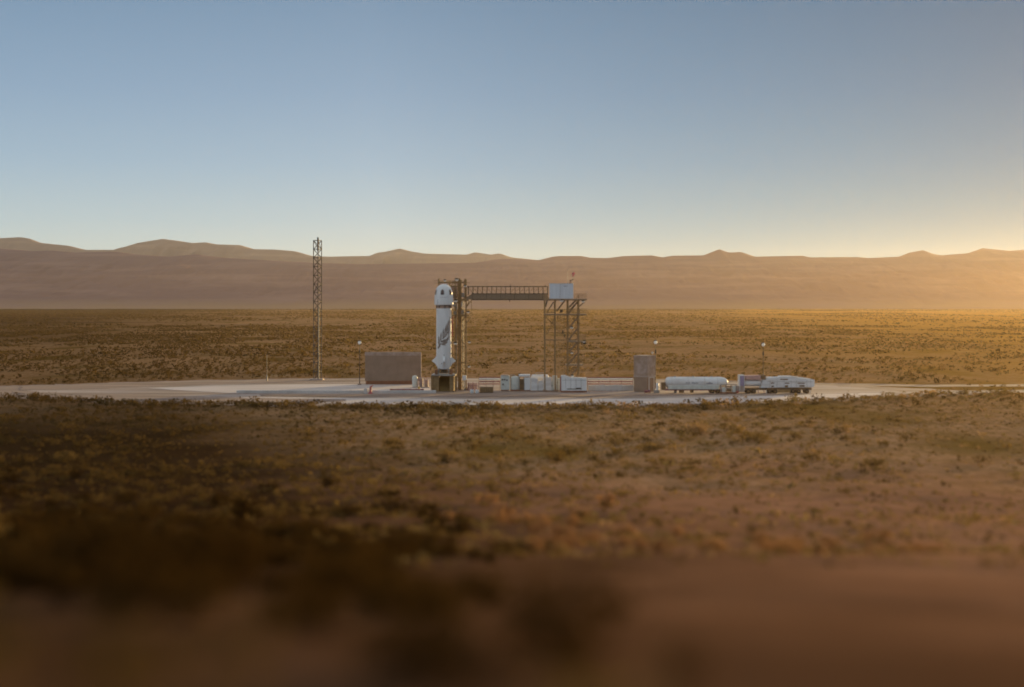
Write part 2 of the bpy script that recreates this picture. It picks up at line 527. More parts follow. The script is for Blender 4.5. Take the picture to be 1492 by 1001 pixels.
shoulder_rear = [(1420, 569.5), (1330, 566), (1200, 559), (1000, 552.6), (850, 550.8), (600, 550.4), (450, 551.2), (300, 553.8), (180, 557), (40, 561.5), (-120, 563.5), (-420, 563)]
sheet("gravel_shoulder", [gnd(*p) for p in shoulder_front + shoulder_rear], .025, M['dirt'], jitter=3.6, sub=9)
sheet("gravel_pad", [gnd(*p) for p in front + rear], .05, M['pad'], jitter=2.6, sub=9)
rf = [(150, 582), (300, 585.5), (450, 587.5), (600, 589), (750, 590.5), (900, 590), (1000, 588.5), (1080, 586), (1150, 583), (1230, 579.5), (1290, 576)]
rr = [(1280, 573), (1190, 575.5), (1080, 578.5), (950, 581), (800, 582.5), (650, 582), (500, 580.5), (350, 579), (220, 577), (140, 579)]
sheet("drifted_dirt", [gnd(*p) for p in [(30, 563.5), (180, 558.8), (330, 556), (480, 554.2), (620, 553), (620, 554.4), (480, 556.4), (330, 560.2), (200, 564.4), (110, 568), (30, 569)]], .08, M['dirt'], jitter=1.6, sub=9)
sheet("drifted_dirt", [gnd(*p) for p in [(30, 571.5), (130, 573.5), (230, 577), (360, 580.5), (500, 583), (500, 586.5), (330, 587), (180, 585.5), (90, 580), (30, 576)]], .135, M['dirt'], jitter=1.6, sub=9)
sheet("ring_road", [gnd(*p) for p in rf + rr], .09, M['ring'], jitter=1.5, sub=9)
sheet("apron", [gnd(*p) for p in [(215, 566), (330, 573), (480, 571.5), (620, 571), (640, 566), (600, 560.5), (480, 560), (330, 562)]], .09, M['ring'], jitter=.7)
sheet("dirt_road", [gnd(*p) for p in [(1290, 577), (1400, 573.5), (1520, 571.5), (1700, 570), (1700, 567), (1520, 568), (1400, 569), (1300, 571)]], .035, M['pad'], jitter=.7)
sheet("back_road", [gnd(*p) for p in [(1180, 561.5), (1350, 564), (1500, 563), (1750, 562), (1750, 559.5), (1500, 560), (1350, 560.5), (1190, 558)]], .035, M['dirt'], jitter=1.2)
sheet("access_road", [gnd(*p) for p in [(130, 579), (0, 575), (-120, 573), (-300, 571), (-300, 565), (-120, 565.5), (0, 566), (90, 567.5)]], .035, M['dirt'], jitter=1.2)
sheet("dirt_strip", [gnd(*p) for p in [(380, 577.5), (560, 578), (760, 579), (930, 577.5), (1060, 575), (1060, 573.6), (930, 574.8), (760, 575.6), (560, 575), (380, 575.2)]], .13, M['dirt'], jitter=.9)
# low white kerb left of the rocket
kb = MB()
Yk = 293.0
for a in range(24):
    x0 = gx(345 + a * 12.1, Yk)
    kb.box(x0, x0 + 12.1 * Yk / F - .04, Yk - .35 + rng.random() * .02, Yk + .35, 0, .62 + rng.random() * .03, .04)
solo(kb, 'concrete_kerb', M['kerb'], (gx(490, Yk), Yk, 0), 'long low white concrete kerb across the pad in front of the brown wall', 'kerb')

# ------------------------------------------------------------------ rocket
YR = 300.0
S = YR / F                                   # metres per photograph pixel at the rocket
cx = gx(646.7, YR)
rocket = thing('rocket', 'short white rocket with a domed capsule standing on the launch mount', 'rocket', (cx, YR, 3.75))
RB = 1.65
zb = lambda py: gz(py, YR)
bprof = [(1.30, zb(537.5)), (1.42, zb(535.5)), (1.56, zb(530)), (RB, zb(522)), (RB, zb(505)), (RB, zb(485)), (RB, zb(465)), (RB, zb(449.3))]
booster = MB().lathe((cx, YR, 0), bprof, 64).build('booster', M['white'], rocket)
MB().lathe((cx, YR, 0), [(RB - .12, zb(449.25)), (RB - .12, zb(445.6))], 64).build('ring_band', M['ringband'], rocket)
g = MB().lathe((cx, YR, 0), [(RB + .1, zb(445.5)), (RB + .1, zb(444.5))], 64)
for k in range(8):                           # small struts in the open ring
    t = math.pi / 4 * k + .2
    g.bar((cx + math.cos(t) * (RB - .02), YR + math.sin(t) * (RB - .02), zb(449.2)), (cx + math.cos(t) * (RB - .02), YR + math.sin(t) * (RB - .02), zb(445.5)), .16, .08)
g.build('joint_ring', M['gap'], rocket)
cprof = [(1.95, 444.6), (2.06, 444.0), (2.08, 443), (2.06, 437), (2.00, 430.5), (1.89, 426), (1.72, 422), (1.52, 419.2), (1.25, 417), (.95, 415.5), (.6, 414.6), (.25, 414.2), (.0, 414.1)]
cpr = [(r, zb(p)) for r, p in cprof]
capsule = MB().lathe((cx, YR, 0), cpr, 64).build('capsule', M['white'], rocket)
def cap_r(z):
    zz = [z_ for _, z_ in cpr]; rr_ = [r for r, _ in cpr]
    return float(np.interp(z, zz, rr_))
def on_body(u, z, rfun, off):
    """u = arc angle from the camera-facing meridian"""
    r = rfun(z) + off
    return (cx + r * math.sin(u), YR - r * math.cos(u), z)
def patch(mb, u0, u1, z0, z1, rfun, off, nu=8, nz=8, corner=.25):
    vs, fs = [], []
    for j in range(nz + 1):
        v = j / nz
        ins = 0.0
        for end in (v, 1 - v):
            if end < corner:
                q = 1 - end / corner
                ins = max(ins, .22 * (1 - math.sqrt(max(0, 1 - q * q))))
        ins += .12 * v
        for i in range(nu + 1):
            w = ins + (1 - 2 * ins) * i / nu
            vs.append(on_body(u0 + (u1 - u0) * w, z0 + (z1 - z0) * v, rfun, off))
    for j in range(nz):
        for i in range(nu):
            a = j * (nu + 1) + i
            fs.append((a, a + 1, a + nu + 2, a + nu + 1))
    return mb.add(vs, fs, True)
for k in range(6):                           # windows round the capsule
    u = R(-7 + 60 * k)
    w = patch(MB(), u - .24, u + .24, zb(429.9), zb(421.6), cap_r, .012).build('window_frame', M['galv'], capsule)
    patch(MB(), u - .185, u + .185, zb(429.2), zb(422.3), cap_r, .026).build('window', M['glass'], capsule)
for u, rr_ in ((-.55, .75), (.05, .35), (.65, .8)):
    x, y = cx + rr_ * math.sin(u) , YR - .3
    MB().box(x - .14, x + .14, y - .14, y + .14, zb(415.6), zb(413.6), .05).build('vent_cap', M['white'], capsule)
sm_ = MB()
patch(sm_, -.66, -.62, zb(443.2), zb(435.5), cap_r, .012, 1, 6, .01)
sm_.build('hatch_seam', M['gap'], capsule)
def text_on_body(s, u0, z0, size, rfun, name, m, parent, off=.015):
    cu = bpy.data.curves.new(name, 'FONT')
    cu.body = s; cu.size = size; cu.extrude = 0.0
    to = bpy.data.objects.new(name, cu)
    COL.objects.link(to)
    dg = bpy.context.evaluated_depsgraph_get(); dg.update()
    me = to.evaluated_get(dg).to_mesh()
    vs = [v.co.copy() for v in me.vertices]
    fs = [tuple(p.vertices) for p in me.polygons]
    to.to_mesh_clear()
    bpy.data.objects.remove(to); bpy.data.curves.remove(cu)
    wd = max(v.x for v in vs)
    return MB().add([on_body(u0 + (v.x - wd / 2) / rfun(z0), z0 + v.y, rfun, off) for v in vs], fs).build(name, m, parent)
text_on_body("BLUE ORIGIN", .07, zb(433.9), .30, cap_r, 'lettering', M['grey_mark'], capsule)
# feather marking on the booster, as blades of paint that follow the cylinder
fe = MB()
def blade(p0, p1, w, bend=0.0, n=10):
    """p in photograph pixels from the rocket axis / row"""
    (x0, y0), (x1, y1) = p0, p1
    dx, dy = x1 - x0, y1 - y0
    ln = math.hypot(dx, dy)
    nx, ny = -dy / ln, dx / ln
    vs, fs = [], []
    for i in range(n + 1):
        t = i / n
        ww = .8 * w * (math.sin(math.pi * min(1, t * .92 + .08)) ** .7) / 2 + .05
        c = bend * math.sin(math.pi * t)
        for s_ in (-1, 0, 1):
            px_ = x0 + dx * t + nx * (c + s_ * ww); py_ = y0 + dy * t + ny * (c + s_ * ww)
            u = math.asin(max(-.99, min(.99, px_ * S / RB)))
            vs.append(on_body(u, zb(py_), lambda z: RB, .012))
    for i in range(n):
        for j in range(2):
            a = i * 3 + j
            fs.append((a, a + 1, a + 4, a + 3))
    fe.add(vs, fs, True)
for b_ in [((-8.5, 508), (-4.0, 499), 3.2, .4), ((-6.5, 502.5), (-8.0, 496.5), 1.9, 0), ((-5.5, 500), (-6.8, 489), 2.3, -.5), ((-3.8, 498), (-3.0, 484), 2.5, -.4),
           ((-4.5, 500.5), (3.5, 503), 3.0, -.4), ((-3.8, 498), (7.8, 493), 5.2, .8), ((-1, 500.5), (6, 497.5), 4.0, .4), ((-.5, 494), (.5, 478), 2.2, -.5), ((1.5, 491), (4.6, 471.5), 2.3, -.4),
           ((4.2, 489), (7.4, 466), 2.4, -.3), ((6.6, 490), (9.6, 461), 1.9, 0), ((-2, 493.5), (4.5, 487.5), 2.2, .2), ((3, 487.5), (7.6, 482.5), 1.9, .1), ((4.6, 494.5), (8.4, 489.5), 2.4, 0)]:
    blade(*b_)
fe.build('feather_marking', M['feather'], booster)
ln = MB()                                     # faint lengthwise seams, square access panels
for u in (-.78, .95):
    patch(ln, u - .008, u + .008, zb(519), zb(451), lambda z: RB, .008, 1, 4, .01)
patch(ln, .02, .16, zb(518.5), zb(516), lambda z: RB, .01, 2, 2, .01)
patch(ln, -.35, -.2, zb(530.5), zb(528.6), lambda z: 1.60, .02, 2, 2, .01)
ln.build('panel_seam', M['galv'], booster)
for k in range(4):                            # stub fins at the foot
    t = R(4 + 90 * k)
    c_, s_ = math.cos(t), math.sin(t)
    def fp(r, z, w):
        return [(cx + c_ * r - s_ * d, YR + s_ * r + c_ * d, z) for d in (-w, w)]
    prof = [(1.60, zb(517.5)), (1.86, zb(521.2)), (2.58, zb(525.2)), (2.58, zb(526.6)), (1.95, zb(529)), (1.5, zb(534))]
    vs = [fp(r, z, .26 if r < 2.2 else .1) for r, z in prof]
    a_ = [v[0] for v in vs] + [v[1] for v in vs]
    n_ = len(prof)
    MB().add(a_, [tuple(range(n_)), tuple(range(2 * n_ - 1, n_ - 1, -1))] + [(i, n_ + i, n_ + (i + 1) % n_, (i + 1) % n_) for i in range(n_)]).build('fin', M['white'], rocket)
MB().lathe((cx, YR, 0), [(1.2, zb(537.4)), (.75, zb(538.6)), (.62, zb(539.5)), (.95, zb(543.2))], 32).build('engine_nozzle', M['steel_dark'], rocket)
for k in range(4):                            # the rocket's feet on the mount
    t = R(45 + 90 * k)
    x, y = cx + math.cos(t) * 1.35, YR + math.sin(t) * 1.35
    MB().bar((x, y, zb(536.5)), (x + math.cos(t) * .5, y + math.sin(t) * .5, 3.75), .26).build('landing_leg', M['galv'], rocket)
# red umbilical
uh = MB()
xu = gx(659.2, YR)
for a, b_ in ((463, 476), (476, 490)):
    uh.tube((xu, YR + .2, zb(a)), (xu, YR + .2, zb(b_)), .10, 8)
uh.tube((xu, YR + .2, zb(463)), (gx(664, 304), 304, zb(460.5)), .08, 8)
solo(uh, 'umbilical_hose', M['red'], (xu, YR, zb(490)), 'thin red umbilical hose hanging along the right side of the rocket', 'hose')

# launch mount
lm = thing('launch_mount', 'brown steel launch mount with an open flame duct under the rocket', 'launch mount', (cx, YR, 0))
MB().box(gx(629.5, YR), gx(664.5, YR), YR - 2.6, YR + 2.8, zb(546.8), 3.75, .04).build('deck', M['galv'], lm)
MB().box(gx(632, YR), gx(640.3, YR), YR - 2.2, YR + 2.4, 0, zb(546.9), .05).build('pier', M['steel'], lm)
MB().box(gx(655.7, YR), gx(662, YR), YR - 2.2, YR + 2.4, 0, zb(546.9), .05).build('pier', M['steel'], lm)
du = MB().add([(gx(640.4, YR), YR - 1.9, .1), (gx(655.6, YR), YR - 1.9, .1), (gx(655.6, YR), YR + 2.2, 3.2), (gx(640.4, YR), YR + 2.2, 3.2),
               (gx(640.4, YR), YR + 2.3, .1), (gx(655.6, YR), YR + 2.3, .1)], [(0, 1, 2, 3), (3, 2, 5, 4), (0, 3, 4), (1, 5, 2), (0, 4, 5, 1)])
M['duct'] = mat("scorched ochre duct", (.20, .125, .035), (.13, .08, .025), .8, .9)
du.build('flame_duct', M['duct'], lm)
for px_ in (629.8, 664.2):
    for yy in (YR - 2.3, YR + 2.5):
        MB().bar((gx(px_, YR), yy, 0), (gx(px_, YR), yy, zb(546.9)), .3).build('leg', M['steel'], lm)

ra = MB()
for yy in (YR - 2.5, YR + 2.6):
    for k in range(6):
        x = gx(630 + k * 6.8, YR)
        if 1 < k < 4 and yy < YR: continue
        ra.bar((x, yy, 3.75), (x, yy, 4.8), .06)
    for a_, b_ in (((630, 636.8), (657.2, 664)) if yy < YR else ((630, 664),)):
        for dz in (4.3, 4.8):
            ra.bar((gx(a_, YR), yy, dz), (gx(b_, YR), yy, dz), .05)
for px_ in (630, 664):
    ra.bar((gx(px_, YR), YR - 2.5, 4.8), (gx(px_, YR), YR + 2.6, 4.8), .05)
ra.build('guard_rail', M['steel'], lm)
for k in range(4):
    t = R(45 + 90 * k)
    x, y = cx + math.cos(t) * 2.25, YR + math.sin(t) * 2.0
    MB().box(x - .3, x + .3, y - .3, y + .3, 3.76, 4.7, .06).build('hold_down_clamp', M['rust'], lm)

# ------------------------------------------------------------------ floodlight part
def floodlight(x, y, z, parent, r=.32, housing='steel_dark'):
    h = MB().lathe((x, y, z), [(.12, r * .95), (r * .8, r * .8), (r * 1.05, r * .1)], 16)
    h.bar((x, y, z + r * .5), (x, y + .45, z + r * .7), .08)
    fo = h.build('floodlight', M[housing], parent)
    prof = [(r * math.cos(R(a)), r * .75 * math.sin(R(a))) for a in (0, -25, -50, -75, -90)]
    MB().lathe((x, y - .02, z + r * .08), [(max(p, 0), q) for p, q in prof], 16).build('lamp_glass', M['lamp'], fo)
    return fo

# ------------------------------------------------------------------ launch tower beside the rocket
YT = 304.0
z_ = lambda py, Y=YT: gz(py, Y)
x_ = lambda px, Y=YT: gx(px, Y)
tw = thing('launch_tower', 'brown steel lattice tower close behind the right side of the rocket', 'tower', (x_(671), YT, 0))
tl, tr = 663.2, 679.2
yb0, yb1 = YT - 1.3, YT + 1.6
for px_ in (tl, tr):
    for yy in (yb0, yb1):
        top = 407 if yy == yb0 else 408
        MB().bar((gx(px_, yy), yy, 0), (gx(px_, yy), yy, gz(top, yy)), .30 if yy == yb0 else .26).build('leg', M['steel'], tw)
br = MB()
lev = [436, 459, 482, 505, 528, 549]
for i, a in enumerate(lev):
    for yy in (yb0, yb1):
        br.bar((gx(tl, yy), yy, gz(a, yy)), (gx(tr, yy), yy, gz(a, yy)), .22)
    for px_ in (tl, tr):
        br.bar((gx(px_, yb0), yb0, gz(a, yb0)), (gx(px_, yb1), yb1, gz(a, yb1)), .16)
pairs = list(zip([409] + lev, lev + [570]))
for i, (a, b_) in enumerate(pairs):
    for yy in (yb0, yb1):
        if (i + (yy == yb1)) % 2:
            br.bar((gx(tl, yy), yy, gz(a, yy)), (gx(tr, yy), yy, gz(b_, yy)), .17)
        else:
            br.bar((gx(tr, yy), yy, gz(a, yy)), (gx(tl, yy), yy, gz(b_, yy)), .17)
br.build('bracing', M['steel'], tw)
sh = MB()                                       # lift shaft / cable trunk up the middle
sh.box(gx(667.3, YT), gx(672.8, YT), YT - .6, YT + .6, 0, z_(407.5))
sh.build('cable_shaft', M['steel'], tw)
pp = MB()
for px_, r_ in ((665.5, .07), (674.5, .09), (676.2, .06)):
    pp.tube((gx(px_, YT), YT - 1.0, 0), (gx(px_, YT), YT - 1.0, z_(438)), r_, 8)
pp.build('riser_pipe', M['galv'], tw)
for (a, b_, p) in ((658.5, 683.5, 436.5), (656.5, 684.5, 459)):
    pl = MB().box(x_(a), x_(b_), YT - 1.7, YT + 2.0, z_(p + 1.6), z_(p), .02)
    po = pl.build('platform', M['steel'], tw)
    rl = MB()
    for yy in (YT - 1.65, YT + 1.95):
        n = 7
        for k in range(n):
            x = x_(a) + (x_(b_) - x_(a)) * k / (n - 1)
            rl.bar((x, yy, z_(p)), (x, yy, z_(p) + 1.1), .06)
        for dz in (.55, 1.1):
            rl.bar((x_(a), yy, z_(p) + dz), (x_(b_), yy, z_(p) + dz), .05)
    for a_ in (a, b_):
        rl.bar((x_(a_), YT - 1.65, z_(p) + 1.1), (x_(a_), YT + 1.95, z_(p) + 1.1), .05)
    rl.build('railing', M['steel'], po)
for a, b_, p0, p1 in ((663, 655.5, 468, 460.5), (663, 658.5, 444, 438), (680, 684, 447, 438), (680, 687, 447, 438.5), (680, 687, 471, 461)):
    MB().bar((x_(a), YT - 1.3, z_(p0)), (x_(b_), YT - 1.3, z_(p1)), .17).build('knee_brace', M['steel'], tw)
kb_ = MB()
kb_.bar((x_(687.3), YT - 1.3, z_(436)), (x_(687.3), YT - 1.3, z_(460)), .12)
kb_.bar((x_(680), YT - 1.3, z_(460)), (x_(687.3), YT - 1.3, z_(460)), .12)
kb_.build('side_frame', M['steel'], tw)
hf = MB()                                       # head frame and crane beams over the capsule
for px_, p0, p1 in ((639.7, 405.8, 418), (655.3, 409, 424), (669.5, 405.5, 436), (677.8, 406.3, 436)):
    hf.bar((x_(px_), YT - .5, z_(p0)), (x_(px_), YT - .5, z_(p1)), .34)
hf.bar((x_(639), YT - .5, z_(411.6)), (x_(679), YT - .5, z_(411.6)), .24, .36)
hf.bar((x_(639), YT + 1.5, z_(411.6)), (x_(679), YT + 1.5, z_(411.6)), .2, .3)
hf.bar((x_(632), YT - .5, z_(409.2)), (x_(680), YT - .5, z_(409.2)), .09)
hf.bar((x_(632.4), YT - .5, z_(412.4)), (x_(639), YT - .5, z_(412.4)), .09)
hf.bar((x_(679), YT - .5, z_(412.1)), (x_(685.3), YT - .5, z_(412.1)), .09)
for a in range(640, 679, 5):
    hf.bar((x_(a), YT - .5, z_(411.5)), (x_(a + (0 if a % 2 else 5)), YT + 1.5, z_(411.5)), .08)
    hf.bar((x_(a), YT - .5, z_(409.2)), (x_(a), YT - .5, z_(411.5)), .06)
hf.bar((x_(656), YT - .5, z_(417.2)), (x_(668), YT - .5, z_(417.2)), .2, .3)
hf.bar((x_(656), YT - .5, z_(417)), (x_(662.5), YT - .5, z_(411.8)), .12)
hf.build('head_frame', M['steel'], tw)
wt = MB()                                       # white-walled access arm to the capsule
wt.box(x_(658.6), x_(666.8), YT - 1.0, YT + 1.0, z_(434.6), z_(418.2), .04)
wt.build('access_arm', M['pink'], tw)
ar = MB()
for k in range(4):
    x = x_(658.7 + k * 2.7)
    ar.bar((x, YT - 1.06, z_(434.6)), (x, YT - 1.06, z_(418.2)), .12)
ar.bar((x_(658), YT - 1.06, z_(426.5)), (x_(667), YT - 1.06, z_(426.5)), .14)
ar.bar((x_(658), YT - 1.06, z_(434)), (x_(667), YT - 1.06, z_(419)), .1)
ar.build('arm_frame', M['steel'], tw)
for (a, b_, p0, p1) in ((660, 664, 446.5, 441), (664.8, 666.5, 450, 443), (672, 675, 447, 440), (673, 677, 433, 427), (661, 666, 458, 453.5), (672.5, 676.5, 457.5, 452)):
    MB().box(x_(a), x_(b_), YT - 1.5, YT - .9, z_(p0), z_(p1), .04).build('control_cabinet', M['galv'], tw)
for px_, py_ in ((649, 409.0), (666, 407.8), (664.6, 438.4), (682.5, 455), (664.2, 500), (684.3, 498.3), (684, 533.5), (678.5, 417)):
    floodlight(x_(px_), YT - 1.9, z_(py_), tw, .32 if py_ not in (407.8, 438.4, 500) else .42)
ft = MB()
for px_ in (tl, tr):
    for yy in (yb0, yb1):
        MB().box(gx(px_, yy) - .5, gx(px_, yy) + .5, yy - .5, yy + .5, -.2, .45, .05).build('footing', M['concrete'], tw)

# ------------------------------------------------------------------ bridge
YB = 303.5
xb, zB = (lambda px: gx(px, YB)), (lambda py: gz(py, YB))
bg = thing('access_bridge', 'brown truss walkway bridge joining the two steel towers high above the ground', 'bridge', (xb(740), YB, zB(437)))
yf, yk = YB - 1.1, YB + 1.1
XP = [682.5 + k * (798 - 682.5) / 17 for k in range(18)]
tc_ = MB()
for yy in (yf, yk):
    tc_.bar((xb(681), yy, zB(417.6)), (xb(798.5), yy, zB(417.6)), .14, .16)
tc_.build('top_chord', M['steel_dark'], bg)
wp = MB()
for yy in (yf, yk):
    for k, p in enumerate(XP):
        wp.bar((xb(p), yy, zB(417.6)), (xb(p), yy, zB(429)), .10 if k not in (0, 9, 17) else .16)
wp.build('truss_post', M['steel_dark'], bg)
wd = MB()
for yy in (yf, yk):
    for k in range(17):
        a, b_ = (418.2, 428) if k < 8 else (428, 418.2)
        if k == 8: continue
        wd.bar((xb(XP[k]), yy, zB(a)), (xb(XP[k + 1]), yy, zB(b_)), .055)
    wd.bar((xb(682.5), yy, zB(422.6)), (xb(798), yy, zB(422.6)), .04)
wd.build('truss_diagonal', M['steel'], bg)
side = [(xb(679.5), zB(433.4)), (xb(688), zB(428.0)), (xb(798.5), zB(428.0)), (xb(798.5), zB(432.4)), (xb(802), zB(435.4)), (xb(802), zB(436.2)), (xb(688), zB(436.2)), (xb(680), zB(436.2))]
MB().prism(side, yf - .06, yf).build('side_panel', M['grating'], bg)
MB().prism(side, yk, yk + .06).build('side_panel', M['grating'], bg)
MB().box(xb(681), xb(798), yf + .02, yk - .02, zB(434.6), zB(434.0)).build('deck', M['grating'], bg)
lb = MB()
for yy in (yf - .03, yk + .03):
    lb.bar((xb(687), yy, zB(436.6)), (xb(801), yy, zB(436.6)), .18, .2)
    lb.bar((xb(687.5), yy - .02, zB(428)), (xb(798.5), yy - .02, zB(428)), .14, .14)
    for k in range(0, 18, 3):
        lb.bar((xb(XP[k] + 6), yy - .03, zB(428)), (xb(XP[k] + 6), yy - .03, zB(436.4)), .07)
lb.bar((xb(742.6), yf, zB(436.6)), (xb(742.6), yf, zB(439.5)), .16)
lb.build('bottom_chord', M['steel_dark'], bg)
po_ = MB()
po_.bar((xb(743.5), yf, zB(417.5)), (xb(743.5), yf, zB(413.8)), .08)
po_.bar((xb(794), yf, zB(417.5)), (xb(794), yf, zB(415.2)), .14)
po_.build('stub_post', M['steel_dark'], bg)

# ------------------------------------------------------------------ service tower on the right
YS0, YS1 = 298.0, 303.5
sv = thing('service_tower', 'open brown steel tower with stairs under the pale equipment box', 'tower', (gx(820, 300), 300, 0))
cols = (793.6, 808.6, 827.0, 842.6)
YSm = 300.0
X = lambda px: gx(px, YSm)
Z = lambda py: gz(py, YSm)
for p in cols:
    for yy in (YS0, YS1):
        MB().bar((X(p), yy, 0), (X(p), yy, Z(437)), .26 if yy == YS0 else .2).build('leg', M['steel'], sv)
def plat(px0, px1, p, y0, y1, rail_from=None, th=.26):
    po = MB().box(X(px0), X(px1), y0, y1, Z(p) - th, Z(p), .02).build('platform', M['grating'], sv)
    if rail_from is not None:
        rl = MB()
        a, b_ = X(rail_from), X(px1) - .05
        n = max(3, int((b_ - a) / .55))
        for yy in (y0 + .05, y1 - .05):
            for k in range(n + 1):
                x = a + (b_ - a) * k / n
                rl.bar((x, yy, Z(p)), (x, yy, Z(p) + 1.1), .05)
            for dz in (.4, .75, 1.1):
                rl.bar((a, yy, Z(p) + dz), (b_, yy, Z(p) + dz), .045)
        for dz in (.55, 1.1):
            rl.bar((b_, y0, Z(p) + dz), (b_, y1, Z(p) + dz), .045)
        rl.build('railing', M['steel'], po)
plat(792.5, 854.3, 435.6, YS0 - .4, YS1 + .4, 838)
plat(792.8, 854.3, 457.2, YS0 - .2, YS1 + .2, 827)
plat(826.5, 853.5, 496.6, YS0 - .1, YS1 - 1.5, 842)
plat(824, 849, 530.5, YS0 - .1, YS1 - 1.5, 826)
hb = MB()
for p, a, b_ in ((437.2, 792.5, 854), (458.9, 792.5, 854), (495.5, 793.6, 845), (531.5, 808.6, 848)):
    for yy in (YS0, YS1):
        if p == 531.5 and yy == YS1: continue
        hb.bar((X(a), yy, Z(p)), (X(b_), yy, Z(p)), .2 if p < 470 else .12)
    for c in cols:
        hb.bar((X(c), YS0, Z(p)), (X(c), YS1, Z(p)), .12)
hb.build('beam', M['steel'], sv)
for a, b_, p0, p1, w in ((797.2, 795, 438, 447, .14), (806.5, 796.5, 440, 456, .12), (823, 811.5, 438, 453, .14), (838.5, 829, 438, 448, .15), (842.5, 831.5, 439, 451, .15), (851.5, 843.5, 440, 447, .12),
                         (798, 806, 455, 455, .1)):
    for yy, q_ in ((YS0, 1), (YS1, .8)):
        MB().bar((X(a), yy, Z(p0)), (X(b_), yy, Z(p1)), w * q_).build('knee_brace', M['steel_dark'], sv)
for yy in (YS0, YS1):
    xb_ = MB()
    xb_.bar((X(795), yy, Z(461)), (X(808.6), yy, Z(475)), .13)
    xb_.bar((X(808.6), yy, Z(462)), (X(797), yy, Z(487)), .1)
    xb_.bar((X(811), yy, Z(479)), (X(827), yy, Z(495)), .11)
    if yy == YS1:
        xb_.bar((X(793.6), yy, Z(496)), (X(808.6), yy, Z(530)), .09)
        xb_.bar((X(808.6), yy, Z(496)), (X(793.6), yy, Z(530)), .09)
    xb_.build('cross_brace', M['steel'], sv)
# stairs: flights between the two right-hand columns
def flight(a, p0, b_, p1, yc, w=.9):
    A, B = (X(a), Z(p0)), (X(b_), Z(p1))
    s1 = MB()
    for yy in (yc - w / 2, yc + w / 2):
        s1.bar((A[0], yy, A[1]), (B[0], yy, B[1]), .07, .28)
        s1.bar((A[0], yy, A[1] + 1.0), (B[0], yy, B[1] + 1.0), .05)
        for k in range(5):
            t = k / 4
            x, zz = A[0] + (B[0] - A[0]) * t, A[1] + (B[1] - A[1]) * t
            s1.bar((x, yy, zz), (x, yy, zz + 1.0), .04)
    n = max(4, int(abs(B[1] - A[1]) / .22))
    for k in range(1, n):
        t = k / n
        x, zz = A[0] + (B[0] - A[0]) * t, A[1] + (B[1] - A[1]) * t
        s1.box(x - .14, x + .14, yc - w / 2 + .04, yc + w / 2 - .04, zz - .02, zz + .02)
    s1.build('stair_flight', M['grating'], sv)
flight(828, 457, 843, 436.5, YS0 + .9)
flight(829, 477.5, 844.5, 458.5, YS0 + .9)
flight(828, 496, 842, 478, YS0 + 2.1)
flight(827, 514, 842, 497.5, YS0 + .9)
flight(828, 531, 842, 514, YS0 + 2.1)
flight(829, 549, 845, 531.5, YS0 + .9)
flight(828, 569.5, 844, 549, YS0 + 2.1)
for p, y0 in ((478, 1.5), (514, 1.5), (549, 1.5)):
    MB().box(X(824.5), X(829.5), YS0 + .3, YS0 + 2.7, Z(p) - .1, Z(p)).build('stair_landing', M['grating'], sv)
# caged ladder and cable trays
lt = MB()
for p in (813, 815.2, 817.4, 819.6, 821.8, 823.6):
    lt.tube((X(p), YS1 - .5, 0), (X(p), YS1 - .5, Z(459)), .045, 6)
for k in range(30):
    zz = .6 + k * .55
    lt.bar((X(813), YS1 - .5, zz), (X(819.6 if k % 2 else 823.6), YS1 - .5, zz), .04)
lt.build('cable_tray', M['grating'], sv)
for a, b_, p0, p1 in ((818.5, 820.5, 486, 481), (821.5, 823.2, 491, 486.5), (815.5, 819.5, 455.5, 451), (849, 853.2, 501.5, 495), (846, 848.8, 500, 496.5)):
    MB().box(X(a), X(b_), YS0 + .1, YS0 + .7, Z(p0), Z(p1), .03).build('junction_box', M['steel_dark'], sv)
for px_, py_, r_ in ((817.8, 438.2, .42), (848.8, 439.3, .36), (832.4, 477.2, .36), (832.6, 513.6, .32), (833.5, 546.8, .36), (850, 497.5, .28)):
    floodlight(X(px_), YS0 - .5, Z(py_), sv, r_)
ft = MB()
for p in cols:
    for yy in (YS0, YS1):
        MB().box(X(p) - .45, X(p) + .45, yy - .45, yy + .45, -.2, .4, .05).build('footing', M['concrete'], sv)

# the box on the tower, its mast, camera and windsock
bx0, bx1 = X(800.6), X(834.8)
zt = Z(435.6)
eb = thing('equipment_shelter', 'plain pale blue-grey box shelter on top of the right steel tower', 'shelter', (X(818), 299.6, zt))
MB().box(bx0, bx1, YS0 + .1, YS0 + 3.4, zt + .06, Z(413.4), .05).build('body', M['shelter'], eb)
rb_ = MB()
for k in range(12):
    x = bx0 + .25 + k * (bx1 - bx0 - .5) / 11
    rb_.box(x - .03, x + .03, YS0 + .085, YS0 + .1, zt + .25, Z(415.0))
rb_.build('cladding_rib', M['shelter'], eb)
MB().box(bx0 - .06, bx1 + .06, YS0 + .03, YS0 + 3.46, Z(413.7), Z(413.2)).build('roof_edge', M['shelter'], eb)
vn = MB()
for k in range(6):
    vn.box(X(821 + k * 1.0), X(821.7 + k * 1.0), YS0 + .06, YS0 + .1, Z(417.4), Z(416.7))
vn.build('vent', M['steel_dark'], eb)
MB().box(X(815.4), X(815.8), YS0 + .07, YS0 + .1, zt + .1, Z(414)).build('corner_trim', M['galv'], eb)
MB().box(X(809.5), X(813.8), YS0 + .075, YS0 + .1, zt + .08, zt + 2.1).build('door', M['shelter'], eb)
am = MB().tube((X(826.9), 299.4, Z(413.2)), (X(826.9), 299.4, Z(392.3)), .05, 8, .025)
am.bar((X(826.9), 299.4, Z(413.2)), (X(826.9), 299.4, Z(411)), .12)
